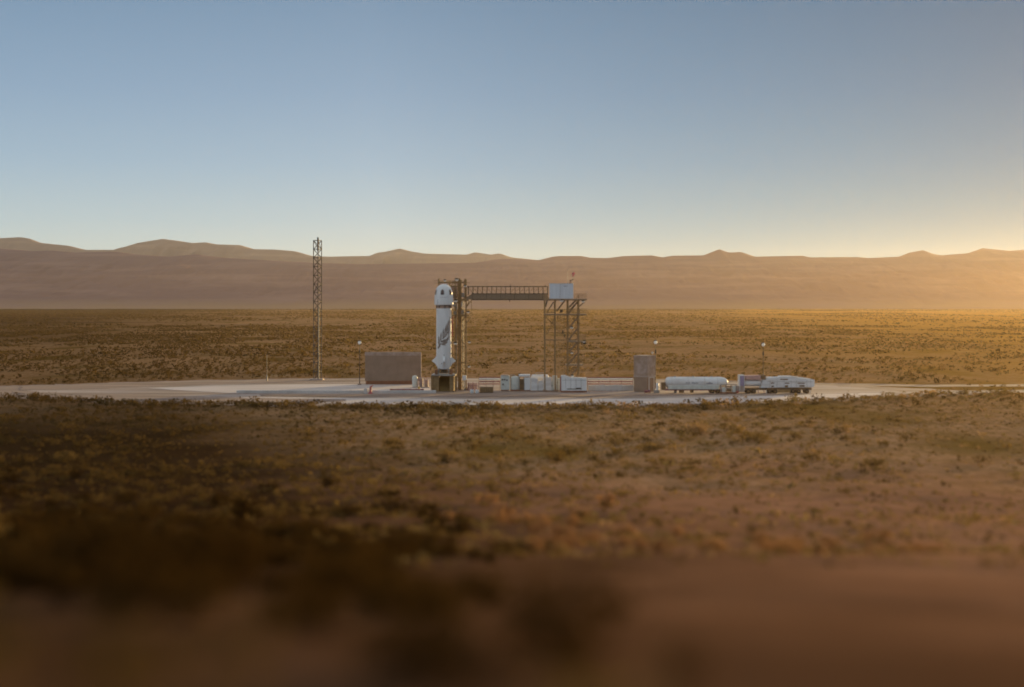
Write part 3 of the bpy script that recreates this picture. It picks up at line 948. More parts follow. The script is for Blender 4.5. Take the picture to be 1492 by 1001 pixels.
solo(am, 'whip_antenna', M['galv'], (X(826.9), 299.4, Z(413.2)), 'thin upright whip antenna on the roof of the pale box shelter', 'antenna')
cm = thing('weather_station', 'small dark weather instrument bracket on the right end of the shelter roof', 'instrument', (X(830.7), 299.0, Z(413.2)))
MB().bar((X(830.7), 299, Z(413.2)), (X(830.7), 299, Z(408.2)), .1).bar((X(829), 299, Z(413)), (X(830.7), 299, Z(410.5)), .07).bar((X(830.7), 299, Z(409.2)), (X(834.6), 299, Z(407.4)), .07).build('bracket', M['steel_dark'], cm)
MB().box(X(829.7), X(831.8), 298.8, 299.2, Z(409.7), Z(408.0), .03).box(X(833.2), X(835.4), 298.85, 299.15, Z(407.8), Z(406.8), .03).build('sensor', M['steel_dark'], cm)
wsx = X(834.4)
ws = thing('windsock', 'limp red windsock on a thin pole above the right end of the shelter', 'windsock', (wsx, 300.4, Z(413.2)))
MB().tube((wsx, 300.4, Z(413.2)), (wsx, 300.4, Z(396.2)), .04, 8).build('pole', M['galv'], ws)
sk = MB()
pts = [Vector((wsx + .05, 300.4, Z(397.2))), Vector((wsx + .25, 300.35, Z(398.3))), Vector((wsx + .22, 300.3, Z(400.0))), Vector((wsx + .12, 300.3, Z(401.6))), Vector((wsx + .10, 300.3, Z(403.2)))]
rad = [.34, .32, .26, .18, .12]
vs = []
for p, r_ in zip(pts, rad):
    for k in range(12):
        t = 2 * math.pi * k / 12
        vs.append((p.x + r_ * math.cos(t), p.y + r_ * .6 * math.sin(t), p.z + .12 * math.cos(t)))
sk.add(vs, [(i * 12 + k, i * 12 + (k + 1) % 12, i * 12 + 12 + (k + 1) % 12, i * 12 + 12 + k) for i in range(4) for k in range(12)], True)
sk.build('sock', M['sock'], ws)

# ------------------------------------------------------------------ lattice radio mast
YM = 344.0
mx = gx(462.2, YM)
rm = thing('radio_mast', 'tall slim three-legged lattice mast standing alone left of the rocket', 'mast', (mx, YM, 0))
legs_xy = [(gx(456.6, YM), YM + .2), (gx(468.0, YM), YM + .7), (gx(464.3, YM), YM - 1.2)]
ztop = gz(350.3, YM)
for x, y in legs_xy:
    MB().tube((x, y, 0), (x, y, ztop), .105, 8).build('leg', M['mast'], rm)
lat = MB()
nb = 16
for k in range(nb):
    z0, z1 = ztop * k / nb, ztop * (k + 1) / nb
    for a, b_ in ((0, 1), (1, 2), (2, 0)):
        A, B = legs_xy[a], legs_xy[b_]
        lat.bar((*A, z1), (*B, z1), .16)
        if a == 0:
            lat.bar((*A, z0), (*B, z1), .17); lat.bar((*B, z0), (*A, z1), .17)
        elif k % 5:
            pass
        elif k % 2:
            lat.bar((*A, z0), (*B, z1), .09)
        else:
            lat.bar((*B, z0), (*A, z1), .09)
lat.build('lattice', M['mast'], rm)
an = MB().tube((gx(463.8, YM), YM - .6, gz(366, YM)), (gx(463.8, YM), YM - .6, gz(347, YM)), .20, 10)
an.box(gx(462.4, YM), gx(465.2, YM), YM - .8, YM - .4, gz(347.2, YM), gz(346.2, YM), .04)
for p in (351, 356, 361):
    an.box(gx(462.8, YM), gx(464.9, YM), YM - .95, YM - .4, gz(p + 1.5, YM), gz(p, YM), .03)
an.build('antenna', M['mast'], rm)
MB().tube((gx(465.3, YM), YM - 1.15, 0), (gx(465.3, YM), YM - 1.15, gz(446, YM)), .10, 8).build('cable_conduit', M['galv'], rm)
ft = MB().box(mx - 1.6, mx + 1.6, YM - 1.9, YM + 1.5, -.2, .35, .06)
ft.build('footing', M['concrete_pale'], rm)

# ------------------------------------------------------------------ blast walls
YW = 324.0
Wx, Wz = (lambda p: gx(p, YW)), (lambda p: gz(p, YW))
bw = thing('blast_wall', 'wide plain tan concrete blast wall left of the rocket', 'wall', (Wx(572), YW, 0))
MB().box(Wx(531.8), Wx(612.6), YW, YW + .6, .9, Wz(518.2), .04).build('panel', M['concrete'], bw)
MB().box(Wx(531.5), Wx(613.0), YW - .03, YW + .63, Wz(518.2), Wz(513), .04).build('coping', M['concrete_worn'], bw)
MB().box(Wx(533), Wx(604), YW - .12, YW + .72, -.1, .9, .05).build('base_course', M['rust'], bw)
MB().box(Wx(612.65), Wx(613.7), YW - .02, YW + .62, .2, Wz(513.4), .03).build('end_post', M['concrete_pale'], bw)
bt = MB()
for p in (540, 560, 585, 605):
    bt.add([(Wx(p) - .2, YW + .61, -.1), (Wx(p) + .2, YW + .61, -.1), (Wx(p) + .2, YW + 3.2, -.1), (Wx(p) - .2, YW + 3.2, -.1), (Wx(p) - .2, YW + .61, 5), (Wx(p) + .2, YW + .61, 5)],
           [(0, 1, 5, 4), (3, 2, 1, 0), (2, 3, 4, 5), (0, 4, 3), (1, 2, 5)])
bt.build('buttress', M['concrete'], bw)
# concrete tower box on the right, turned so that its right side shows
YC = 297.0
cw = thing('concrete_block', 'tall narrow tan concrete block with its right side turned to view', 'block', (gx(942, YC), YC - 1, 0))
A, B, C_ = Vector((gx(923.4, YC + .4), YC + .4, 0)), Vector((gx(943, YC - 1), YC - 1, 0)), Vector((gx(955, YC + 1.6), YC + 1.6, 0))
D_ = A + (C_ - B)
def block(z0, z1, grow=0.0):
    c = (A + B + C_ + D_) / 4
    q = [p + (p - c).normalized() * grow for p in (A, B, C_, D_)]
    vs = [(p.x, p.y, z) for z in (z0, z1) for p in q]
    return MB().add(vs, [(3, 2, 1, 0), (4, 5, 6, 7), (0, 1, 5, 4), (1, 2, 6, 5), (2, 3, 7, 6), (3, 0, 4, 7)])
block(3.55, gz(518.6, YC)).build('upper_block', M['concrete_worn'], cw)
block(3.25, 3.55, .06).build('ledge', M['concrete_pale'], cw)
block(-.1, 3.25, -.03).build('lower_block', M['concrete'], cw)
block(gz(518.6, YC), gz(517.9, YC), .05).build('coping', M['concrete_pale'], cw)
dr = MB()
for t0, t1 in ((.15, .2), (.75, .8)):
    p, q = B + (C_ - B) * t0 + Vector((.12, -.12, 0)), B + (C_ - B) * t1 + Vector((.12, -.12, 0))
    dr.bar((p.x, p.y, 0), (p.x, p.y, 3.2), .16)
p, q = B + (C_ - B) * .15 + Vector((.12, -.12, 0)), B + (C_ - B) * .8 + Vector((.12, -.12, 0))
dr.bar((p.x, p.y, 3.15), (q.x, q.y, 3.15), .14)
dr.build('pipe_frame', M['kerb'], cw)
floodlight(gx(950.4, YC), YC - .2, gz(514, YC), cw, .26, 'galv')
fp_ = MB().bar((gx(950.4, YC), YC + .3, gz(518, YC)), (gx(950.4, YC), YC + .3, gz(513, YC)), .08)
fp_.build('lamp_bracket', M['galv'], cw)

# ------------------------------------------------------------------ lamp masts
def lamp_mast(px, py, Y, label, pole_top_only=False):
    x = gx(px, Y)
    t = thing('lamp_mast', label, 'lamp mast', (x, Y, 0), 'lamp masts around the pad')
    zt_ = gz(py, Y)
    MB().tube((x, Y, 0), (x, Y, zt_ + .1), .10, 10, .065).build('pole', M['steel_dark'], t)
    hd = MB().box(x - .5, x + .5, Y - .1, Y + .1, zt_ - .1, zt_ + .02, .02)
    MB().box(x - .16, x + .16, Y - .16, Y + .16, zt_ - 2.4, zt_ - 1.6, .03).build('control_box', M['steel_dark'], t)
    hd.build('cross_arm', M['steel_dark'], t)
    r_ = .40
    gl = MB().lathe((x, Y - .1, zt_ + .05), [(0, -r_)] + [(r_ * math.cos(R(a)), r_ * math.sin(R(a))) for a in range(-75, 76, 15)] + [(0, r_)], 20)
    go = gl.build('lamp_globe', M['lamp'], t)
    MB().lathe((x, Y + .06, zt_ + .2), [(r_ * 1.12, -.05), (r_ * .9, .28), (r_ * .4, .42), (0, .44)], 16).build('shade', M['steel_dark'], go)
    MB().box(x - .4, x + .4, Y - .4, Y + .4, -.1, .35, .05).build('footing', M['concrete'], t)
lamp_mast(524, 499.5, 322, 'lamp mast with white globe behind the left end of the wide tan wall')
lamp_mast(955.2, 499.2, 310, 'lamp mast with white globe rising behind the narrow concrete block')
lamp_mast(1112, 502.5, 312, 'lamp mast with white globe rising behind the articulated white trailer')
fx, fY = gx(389, 338), 338.0
fpm = MB().tube((fx, fY, 0), (fx, fY, gz(516, fY)), .045, 8).box(fx - .14, fx + .14, fY - .14, fY + .14, .0, 1.6, .04)
solo(fpm, 'utility_post', M['galv'], (fx, fY, 0), 'thin grey utility post standing alone at the rear left of the pad', 'post')

# ------------------------------------------------------------------ trailers
def wheels(mb_parent, xs_, Y, r=.5):
    for x in xs_:
        t = MB().lathe((x, Y, r), [(r * .6, -.26), (r, -.22), (r, .22), (r * .6, .26)], 20)
        c = (x, Y, r)
        t.v = [(p[0], c[1] + (p[2] - c[2]), c[2] + (p[1] - c[1])) for p in t.v]
        w = t.build('wheel', M['tyre'], mb_parent)
        h = MB().lathe((x, Y, r), [(.02, -.29), (r * .5, -.275), (r * .55, -.2), (r * .55, .2)], 14)
        h.v = [(p[0], c[1] + (p[2] - c[2]), c[2] + (p[1] - c[1])) for p in h.v]
        h.build('rim', M['brown'], w)
Y1 = 292.0
X1, Z1 = (lambda p: gx(p, Y1)), (lambda p: gz(p, Y1))
tt = thing('tank_trailer', 'long white tank trailer with rounded ends beside the narrow concrete block', 'tank trailer', (X1(1015), Y1 + 1.2, 0))
yc, zc, r_ = Y1 + 1.25, Z1(557.6), 1.18
bar_ = MB().lathe((0, yc, zc), [(.0, X1(970.2)), (.35, X1(970.2)), (.75, X1(970.8)), (1.0, X1(972.0)), (1.13, X1(973.6)), (r_, X1(976)), (r_, X1(1010)), (r_, X1(1048)), (1.12, X1(1053.5)), (.95, X1(1057.6)), (.65, X1(1060.4)), (.3, X1(1061.6)), (0, X1(1061.8))], 40, axis='x')
bo = bar_.build('tank', M['trailer'], tt)
MB().box(X1(974), X1(1048), Y1 + .05, Y1 + 2.4, Z1(567.2), Z1(561.6), .06).build('skirt', M['cream'], tt)
MB().box(X1(969), X1(1058), Y1 + .3, Y1 + 2.2, Z1(569), Z1(567.2), .03).build('chassis', M['maroon'], tt)
mk = MB()
for a, w in ((999.6, 1.0), (1001.1, .8), (1002.5, 1.1), (1004.0, .9), (1008.2, 1.1), (1009.8, .9), (1011.2, 1.3), (1013.0, .8), (1014.3, 1.2), (1016.0, 1.1)):
    zz0, zz1 = Z1(559.0), Z1(556.9 + (a > 1011) * .4)
    def on_t(x, z):
        return (x, yc - math.sqrt(max(.01, (r_ + .012) ** 2 - (z - zc) ** 2)), z)
    x0, x1_ = X1(a), X1(a + w)
    mk.add([on_t(x0, zz0), on_t(x1_, zz0), on_t(x1_, zz1), on_t(x0, zz1)], [(0, 1, 2, 3)])
mk.build('lettering', M['grey_mark'], bo)
em = MB()
pts = [(1029.6, 559.3), (1038.5, 559.3), (1038.5, 558.2), (1035.4, 557.6), (1034.2, 554.4), (1033.0, 557.6), (1029.6, 558.2)]
em.add([on_t(X1(a), Z1(b_)) for a, b_ in pts], [(0, 1, 2, 3), (0, 3, 5, 6), (3, 4, 5)])
em.build('emblem', M['grey_mark'], bo)
band = MB()
for p in (979, 1003, 1027, 1046):
    band.lathe((0, yc, zc), [(r_ + .02, X1(p) - .05), (r_ + .02, X1(p) + .05)], 40, axis='x')
band.build('tank_band', M['kerb'], bo)
md = MB()
for p in (985, 1012, 1038):
    md.lathe((X1(p), yc, zc + r_ - .06), [(.3, 0), (.3, .16), (.22, .2)], 14)
md.build('manhole', M['galv'], bo)
wheels(tt, [X1(1038), X1(1046.5), X1(1055)], Y1 + .5, .5)
wheels(tt, [X1(1038), X1(1046.5), X1(1055)], Y1 + 2.1, .5)
lg = MB()
for p in (984, 986):
    lg.bar((X1(p), Y1 + .6, 0), (X1(p), Y1 + .6, .75), .14).bar((X1(p), Y1 + 1.9, 0), (X1(p), Y1 + 1.9, .75), .14)
lg.build('landing_leg', M['galv'], tt)
MB().box(X1(990), X1(997), Y1 + .25, Y1 + .9, .18, .72, .04).box(X1(1006), X1(1011), Y1 + .25, Y1 + .9, .2, .72, .04).build('tool_locker', M['brown'], tt)
MB().box(X1(964.6), X1(970.4), Y1 + .5, Y1 + 2.1, .75, Z1(557.5), .06).build('pump_cabinet', M['brown'], tt)

pk = thing('pump_skid', 'cluttered faded pink pump skid at the rear end of the white tank trailer', 'pump skid', (X1(1062), Y1 - .6, 0))
MB().box(X1(1048.5), X1(1072), Y1 - 1.4, Y1 - .2, .1, .4, .03).build('base', M['rust'], pk)
fr = MB()
for a in (1049, 1057, 1064.5, 1071.5):
    for yy in (Y1 - 1.3, Y1 - .3):
        fr.bar((X1(a), yy, .4), (X1(a), yy, 2.0), .1)
for yy in (Y1 - 1.3, Y1 - .3):
    fr.bar((X1(1049), yy, 2.0), (X1(1071.5), yy, 2.0), .1); fr.bar((X1(1057), yy, 1.2), (X1(1064.5), yy, 1.2), .1)
fr.build('frame', M['galv'], pk)
MB().box(X1(1051), X1(1056), Y1 - 1.2, Y1 - .5, .4, 1.4, .08).box(X1(1066), X1(1070.5), Y1 - 1.2, Y1 - .5, .4, 1.7, .08).build('pump', M['cream'], pk)
mo = MB().tube((X1(1058), Y1 - .9, .85), (X1(1064), Y1 - .9, .85), .35, 14)
mo.tube((X1(1056), Y1 - .8, 1.5), (X1(1067), Y1 - .8, 1.55), .12, 8)
mo.build('motor', M['brown'], pk)

Y2 = 291.5
X2, Z2 = (lambda p: gx(p, Y2)), (lambda p: gz(p, Y2))
gt = thing('cylinder_trailer', 'short trailer with a violet end panel and a white tank below a pink locker', 'trailer', (X2(1094), Y2 + 1.2, 0))
MB().box(X2(1078.4), X2(1084.2), Y2, Y2 + 2.4, Z2(562.2), Z2(547.6), .06).build('end_panel', M['violet'], gt)
MB().box(X2(1077.6), X2(1078.35), Y2 - .03, Y2 + 2.43, .7, Z2(546.8), .02).box(X2(1084.25), X2(1085), Y2 - .03, Y2 + 2.43, .7, Z2(546.8), .02).box(X2(1077.6), X2(1085), Y2 - .02, Y2 + 2.42, Z2(547.5), Z2(546.6)).build('panel_frame', M['trailer'], gt)
tk = MB().lathe((0, Y2 + 1.1, Z2(558.4)), [(0, X2(1085.2)), (.5, X2(1085.6)), (.72, X2(1087)), (.72, X2(1108)), (.5, X2(1110)), (0, X2(1110.4))], 28, axis='x')
tk.build('tank', M['trailer'], gt)
MB().box(X2(1086.5), X2(1108.6), Y2 + .2, Y2 + 2.2, Z2(553.2), Z2(547.2), .05).build('upper_locker', M['pink'], gt)
MB().box(X2(1109), X2(1115.8), Y2 + .3, Y2 + 2.0, Z2(553), Z2(546.6), .08).build('engine_box', M['brown'], gt)
MB().box(X2(1072.4), X2(1085), Y2 + .2, Y2 + 2.2, .35, Z2(562.3), .08).build('drawbar_box', M['concrete_pale'], gt)
MB().box(X2(1072.2), X2(1076.5), Y2 + .1, Y2 + .9, .12, .62, .04).build('tail_box', M['red'], gt)
MB().box(X2(1084), X2(1117), Y2 + .2, Y2 + 2.2, .75, 1.25, .03).build('chassis', M['brown'], gt)
wheels(gt, [X2(1090.5), X2(1098.5)], Y2 + .35, .5)
wheels(gt, [X2(1090.5), X2(1098.5)], Y2 + 2.0, .5)
lg = MB()
for p in (1105, 1113.5):
    lg.bar((X2(p), Y2 + .3, 0), (X2(p), Y2 + .3, .8), .16)
lg.build('support_leg', M['pink'], gt)

bt_ = thing('box_trailer', 'white panelled trailer with dark vents whose roof slopes down to the right end', 'trailer', (X2(1152), Y2 + 1.2, 0))
prof = [(X2(1108.5), Z2(565)), (X2(1184), Z2(564.2)), (X2(1186.8), Z2(562.5)), (X2(1186.8), Z2(553.4)), (X2(1182), Z2(552.2)), (X2(1154), Z2(548.2)), (X2(1136.5), Z2(548.2)), (X2(1136), Z2(549.6)), (X2(1117.5), Z2(549.8)), (X2(1116.2), Z2(553.6)), (X2(1111.2), Z2(554.2))]
MB().prism(prof, Y2, Y2 + 2.4).build('body', M['trailer'], bt_)
pn = MB()
for a, b_, p0, p1 in ((1123, 1128, 558.9, 557.4), (1124, 1127.6, 564, 562.0), (1137, 1148.2, 553.6, 552.0), (1143.4, 1150, 559.1, 557.6), (1143.6, 1148.2, 564.2, 561.3), (1162.3, 1172.6, 559.1, 557.7), (1165, 1172.5, 563.4, 561.2)):
    pn.box(X2(a), X2(b_), Y2 - .02, Y2 + .05, Z2(p0), Z2(p1))
pn.build('vent', M['brown'], bt_)
sm2 = MB()
for p in (1121.5, 1132, 1142, 1152.5, 1160, 1175.5, 1181):
    sm2.box(X2(p), X2(p) + .05, Y2 - .015, Y2, Z2(564), Z2(554))
sm2.box(X2(1118), X2(1184), Y2 - .016, Y2, Z2(556.4), Z2(556.0))
sm2.build('panel_seam', M['galv'], bt_)
MB().box(X2(1118), X2(1183), Y2 + .25, Y2 + 2.15, .8, Z2(565.1), .03).build('chassis', M['brown'], bt_)
wheels(bt_, [X2(p) for p in (1122, 1130, 1156, 1164, 1176)], Y2 + .4, .48)
wheels(bt_, [X2(p) for p in (1122, 1130, 1156, 1164, 1176)], Y2 + 2.05, .48)
MB().box(X2(1134), X2(1152), Y2 + .2, Y2 + .7, .25, .85, .05).build('side_locker', M['steel'], bt_)
lg = MB()
for p in (1117, 1181):
    lg.bar((X2(p), Y2 + .35, 0), (X2(p), Y2 + .35, .9), .15)
lg.build('support_leg', M['kerb'], bt_)

# ------------------------------------------------------------------ equipment under and beside the towers
Y3 = 295.0
X3, Z3 = (lambda p: gx(p, Y3)), (lambda p: gz(p, Y3))
wc = thing('container', 'white panelled container at the foot of the right steel tower with its left end raised', 'container', (X3(836), Y3 + 1.2, 0))
pr = [(X3(817.8), Z3(569.2)), (X3(854.8), Z3(569.2)), (X3(854.8), Z3(550.8)), (X3(832), Z3(550.0)), (X3(824), Z3(547.4)), (X3(817.8), Z3(547.2))]
MB().prism(pr, Y3, Y3 + 2.4).build('body', M['white'], wc)
s_ = MB()
for p in (824, 831.5, 839, 846.5):
    s_.box(X3(p), X3(p) + .06, Y3 - .02, Y3, Z3(568.4), Z3(551.6))
s_.box(X3(819), X3(854), Y3 - .025, Y3 - .001, Z3(554.2), Z3(553.8))
s_.build('panel_seam', M['galv'], wc)
MB().box(X3(826), X3(847.5), Y3 - .03, Y3 + .02, Z3(567.4), Z3(566.2)).box(X3(839), X3(846.8), Y3 - .035, Y3 + .02, Z3(566.1), Z3(565.0)).build('vent', M['steel_dark'], wc)
MB().box(X3(817.6), X3(855), Y3 - .06, Y3 + 2.46, .02, Z3(569.2), .03).build('skid', M['rust'], wc)
MB().box(X3(816.4), X3(817.75), Y3 + .1, Y3 + 2.2, .3, Z3(549), .02).build('end_door', M['maroon'], wc)

Y4 = 301.0
X4, Z4 = (lambda p: gx(p, Y4)), (lambda p: gz(p, Y4))
c1 = thing('cabinet', 'low white equipment cabinet with dark fittings, leftmost of the white units', 'cabinet', (X4(735.5), Y4, 0))
MB().box(X4(729.6), X4(742.8), Y4 - 1, Y4 + 1, .3, Z4(547.2), .06).build('body', M['cream'], c1)
for a, b_, p0, p1 in ((731, 733, 554, 551.5), (734.2, 736.5, 553.8, 551.8), (737.8, 739.6, 554.6, 552.4), (732, 734, 561, 558.5)):
    MB().box(X4(a), X4(b_), Y4 - 1.06, Y4 - .98, Z4(p0), Z4(p1), .02).build('fitting', M['steel_dark'], c1)
MB().box(X4(730), X4(741), Y4 - .9, Y4 + .9, 0, .3).build('skid', M['rust'], c1)
MB().box(X4(730.5), X4(740.8), Y4 - 1.05, Y4 + 1.05, Z4(547.15), Z4(546.2), .05).build('lid', M['concrete_pale'], c1)
c2 = thing('tank', 'squat greenish white tank with a domed lid among the white units', 'tank', (X4(750.3), Y4 - .4, 0))
MB().lathe((X4(750.3), Y4 - .4, 0), [(.9, .35), (.96, .5), (.96, Z4(550.5)), (.9, Z4(549.2)), (.6, Z4(548.2)), (.2, Z4(547.6)), (.0, Z4(547.5))], 32).build('shell', M['cream'], c2)
MB().box(X4(743.8), X4(756.4), Y4 - 1.3, Y4 + .6, 0, .35, .03).build('skid', M['rust'], c2)
MB().tube((X4(744), Y4 - 1.0, .35), (X4(744), Y4 - 1.0, Z4(546)), .07, 8).tube((X4(744), Y4 - 1.0, Z4(546)), (X4(750), Y4 - .6, Z4(546.4)), .07, 8).build('pipe', M['galv'], c2)
c3 = thing('generator', 'white generator housing with an open dark bay and a raised white lid', 'generator', (X4(764), Y4 + .3, 0))
MB().box(X4(764.2), X4(773), Y4 - .8, Y4 + 1.4, .25, Z4(550), .05).build('body', M['white'], c3)
MB().box(X4(757.4), X4(764.1), Y4 - .5, Y4 + 1.2, .2, Z4(552.5), .04).build('bay', M['brown'], c3)
MB().box(X4(755.8), X4(772.6), Y4 - .9, Y4 + 1.5, Z4(548.4), Z4(545.6), .05).build('lid', M['white'], c3)
p_ = MB()
for p in (757, 763.6):
    p_.bar((X4(p), Y4 - .7, .2), (X4(p), Y4 - .7, Z4(548.5)), .1)
p_.build('post', M['galv'], c3)
MB().box(X4(756.4), X4(773), Y4 - .7, Y4 + 1.3, 0, .25).build('skid', M['rust'], c3)
c4 = thing('pressure_vessel', 'grey horizontal pressure vessel on saddles behind the legs of the right tower', 'vessel', (X4(784), Y4 + 4, 0))
MB().lathe((0, Y4 + 4, Z4(552.5)), [(0, X4(773.6)), (.55, X4(774.4)), (.85, X4(776.4)), (.85, X4(798)), (.55, X4(800)), (0, X4(800.8))], 28, axis='x').build('shell', M['trailer'], c4)
q_ = MB()
for p in (779, 795):
    q_.box(X4(p) - .2, X4(p) + .2, Y4 + 3.4, Y4 + 4.6, 0, Z4(555), .02)
q_.build('saddle', M['concrete_pale'], c4)
MB().tube((X4(781), Y4 + 3.9, Z4(548)), (X4(781), Y4 + 3.9, Z4(544.6)), .1, 8).tube((X4(781), Y4 + 3.9, Z4(544.8)), (X4(792), Y4 + 3.9, Z4(544.8)), .08, 8).build('vent_pipe', M['galv'], c4)
c5 = thing('valve_manifold', 'cream valve manifold with upright pipes between the legs of the right tower', 'manifold', (X4(803), Y4 - 1, 0))
v_ = MB()
for k, p in enumerate((777, 780.5, 784, 790, 796, 800, 804, 811, 814.5)):
    h_ = (1.5, 1.7, 1.35, 1.6, 2.6, 2.9, 2.2, 3.0, 2.5)[k]
    v_.tube((X4(p), Y4 - 1 + .3 * (k % 2), .2), (X4(p), Y4 - 1 + .3 * (k % 2), h_), .13, 10)
for zz in (.8, 1.5):
    v_.tube((X4(775), Y4 - .7, zz), (X4(815), Y4 - .7, zz), .12, 10)
v_.build('pipework', M['cream'], c5)
v2 = MB()
for p, zz in ((780.5, 1.9), (790, 1.8), (797, 2.9), (803, 1.2), (812, 1.9)):
    v2.lathe((X4(p), Y4 - 1.1, zz), [(.05, -.2), (.24, -.08), (.24, .08), (.05, .2)], 12)
v2.build('valve', M['steel_dark'], c5)
MB().box(X4(774.5), X4(816), Y4 - 1.6, Y4 + .2, 0, .2, .03).build('base', M['concrete'], c5)
for a, b_, h_ in ((773.4, 783.5, 2.9), (784.2, 791.5, 2.3), (792, 803.5, 3.1), (804.5, 811.5, 3.4), (812.3, 816.6, 2.8)):
    MB().box(X4(a), X4(b_), Y4 - 1.4, Y4 - .5, .2, h_, .05).build('control_cabinet', M['trailer' if a < 800 else 'cream'], c5)

def pipe_rack(px0, px1, Y, label):
    t = thing('pipe_rack', label, 'pipe rack', (gx((px0 + px1) / 2, Y), Y, 0))
    x0, x1_ = gx(px0, Y), gx(px1, Y)
    MB().tube((x0, Y, gz(552.4, Y)), (x1_, Y, gz(552.4, Y)), .2, 10).build('white_pipe', M['white'], t)
    MB().bar((x0, Y + .2, gz(549.8, Y)), (x1_, Y + .2, gz(549.8, Y)), .16, .16).bar((x0, Y, gz(556, Y)), (x1_, Y, gz(556, Y)), .2, .22).build('rail_beam', M['maroon'], t)
    MB().tube((x0, Y + .3, gz(559.5, Y)), (x1_, Y + .3, gz(559.5, Y)), .16, 10).build('lower_pipe', M['pink'], t)
    s_ = MB()
    n = max(3, int((x1_ - x0) / 2.2))
    for k in range(n + 1):
        x = x0 + (x1_ - x0) * k / n
        s_.bar((x, Y + .35, 0), (x, Y + .35, gz(549.6, Y)), .14)
    s_.build('support_post', M['concrete_pale'], t)
pipe_rack(698, 728.6, 304, 'short rack of white and maroon pipes right of the launch mount')
pipe_rack(856, 922, 304, 'longer rack of white and maroon pipes between white container and concrete block')
lw = MB()
for k in range(8):
    a = 857 + k * 8.3
    lw.box(gx(a, 301), gx(a + 8.1, 301), 300.8, 301.4, 0, gz(561.4, 301) + .05 * (k % 3), .04)
solo(lw, 'barrier_wall', M['kerb'], (gx(890, 301), 301, 0), 'low whitish concrete barrier in front of the longer pipe rack', 'barrier')
bx = thing('equipment_crate', 'low brown equipment crate on the pad right of the launch mount', 'crate', (gx(709, 294), 294.6, 0))
MB().box(gx(699, 294), gx(718.6, 294), 294, 295.6, .12, gz(564, 294), .05).build('body', M['brown'], bx)
r__ = MB()
for k in range(6):
    x = gx(700.5 + k * 3.3, 294)
    r__.box(x - .06, x + .06, 293.96, 294, .2, gz(564.6, 294))
r__.build('rib', M['steel'], bx)
MB().box(gx(699.4, 294), gx(718.2, 294), 294.1, 295.5, 0, .12).build('runner', M['tyre'], bx)
def drum(px, p0, Y, r, m, label, name='drum', cat='drum', group=None):
    x = gx(px, Y)
    h_ = gz(p0, Y)
    t = thing(name, label, cat, (x, Y, 0), group)
    MB().lathe((x, Y, 0), [(r * .97, 0), (r, .05), (r, h_ * .33), (r * 1.04, h_ * .35), (r, h_ * .37), (r, h_ * .66), (r * 1.04, h_ * .68), (r, h_ * .7), (r, h_ - .06), (r * .93, h_)], 20).build('shell', m, t)
    MB().lathe((x + r * .4, Y, h_ - .01), [(.09, 0), (.09, .07), (.05, .09)], 10).build('cap', M['steel_dark'], t)
drum(687.6, 567.6, 293, .40, M['white'], 'small white drum left of the other, right of the launch mount')
drum(695, 567.8, 293, .38, M['white'], 'small white drum next to the low brown equipment crate')
drum(957.9, 558.2, 294.5, .34, M['white'], 'tall slim white drum between the concrete block and the tank trailer')
va = MB().box(gx(952.5, 293), gx(960.5, 293), 292.6, 293.6, 0, gz(568.4, 293), .05)
va.tube((gx(954, 293), 293, gz(568.4, 293)), (gx(954, 293), 293, gz(566.6, 293)), .1, 8)
solo(va, 'valve_box', M['galv'], (gx(956.5, 293), 293, 0), 'low grey valve box on the ground at the right foot of the concrete block', 'valve box')
wb = thing('junction_cabinet', 'small white cabinet on a post beside the foot of the tower at the rocket', 'cabinet', (gx(677, 300.5), 300.5, 0))
MB().box(gx(673.8, 300.5), gx(679.8, 300.5), 300.1, 300.8, gz(553.8, 300.5), gz(547, 300.5), .04).build('body', M['white'], wb)
MB().bar((gx(677, 300.5), 300.5, 0), (gx(677, 300.5), 300.5, gz(553.8, 300.5)), .16).build('post', M['galv'], wb)
mb_ = thing('gas_bottle_rack', 'pinkish rack of upright gas bottles against the right foot of the launch tower', 'bottle rack', (gx(688, 302), 302, 0))
b2 = MB()
for k in range(6):
    b2.lathe((gx(683 + k * 2.3, 302), 302 + .25 * (k % 2), 0), [(.15, .1), (.15, 1.5), (.09, 1.68), (.05, 1.78)], 12)
b2.build('bottle', M['pink'], mb_)
b3 = MB().box(gx(681.5, 302), gx(697, 302), 301.6, 302.7, 0, .1).bar((gx(681.8, 302), 301.7, 1.1), (gx(696.8, 302), 301.7, 1.1), .06)
for p in (681.8, 689, 696.8):
    b3.bar((gx(p, 302), 301.7, 0), (gx(p, 302), 301.7, 1.9), .08)
b3.build('frame', M['maroon'], mb_)
sk1 = thing('piping_skid', 'pale piping skid with railings between the wide tan wall and the rocket', 'skid', (gx(612, 312), 312, 0))
Xk, Zk = (lambda p: gx(p, 312)), (lambda p: gz(p, 312))
MB().lathe((Xk(604.5), 312, 0), [(.6, .25), (.62, .4), (.62, Zk(549.5)), (.45, Zk(547.6)), (0, Zk(546.8))], 24).build('tank', M['cream'], sk1)
MB().box(Xk(601), Xk(626), 311.2, 313, 0, .25, .03).build('base', M['concrete_pale'], sk1)
s_ = MB()
for k in range(7):
    x = Xk(609.5 + k * 2.7)
    s_.bar((x, 311.4, .25), (x, 311.4, Zk(550)), .08)
for p in (550, 552.6, 555.2, 557.8):
    s_.bar((Xk(609.5), 311.4, Zk(p)), (Xk(625.7), 311.4, Zk(p)), .09)
s_.build('railing', M['pink'], sk1)
MB().box(Xk(611), Xk(616), 311.8, 312.8, .25, Zk(551), .05).box(Xk(619), Xk(624), 311.8, 312.8, .25, Zk(553.5), .05).build('cabinet', M['galv'], sk1)
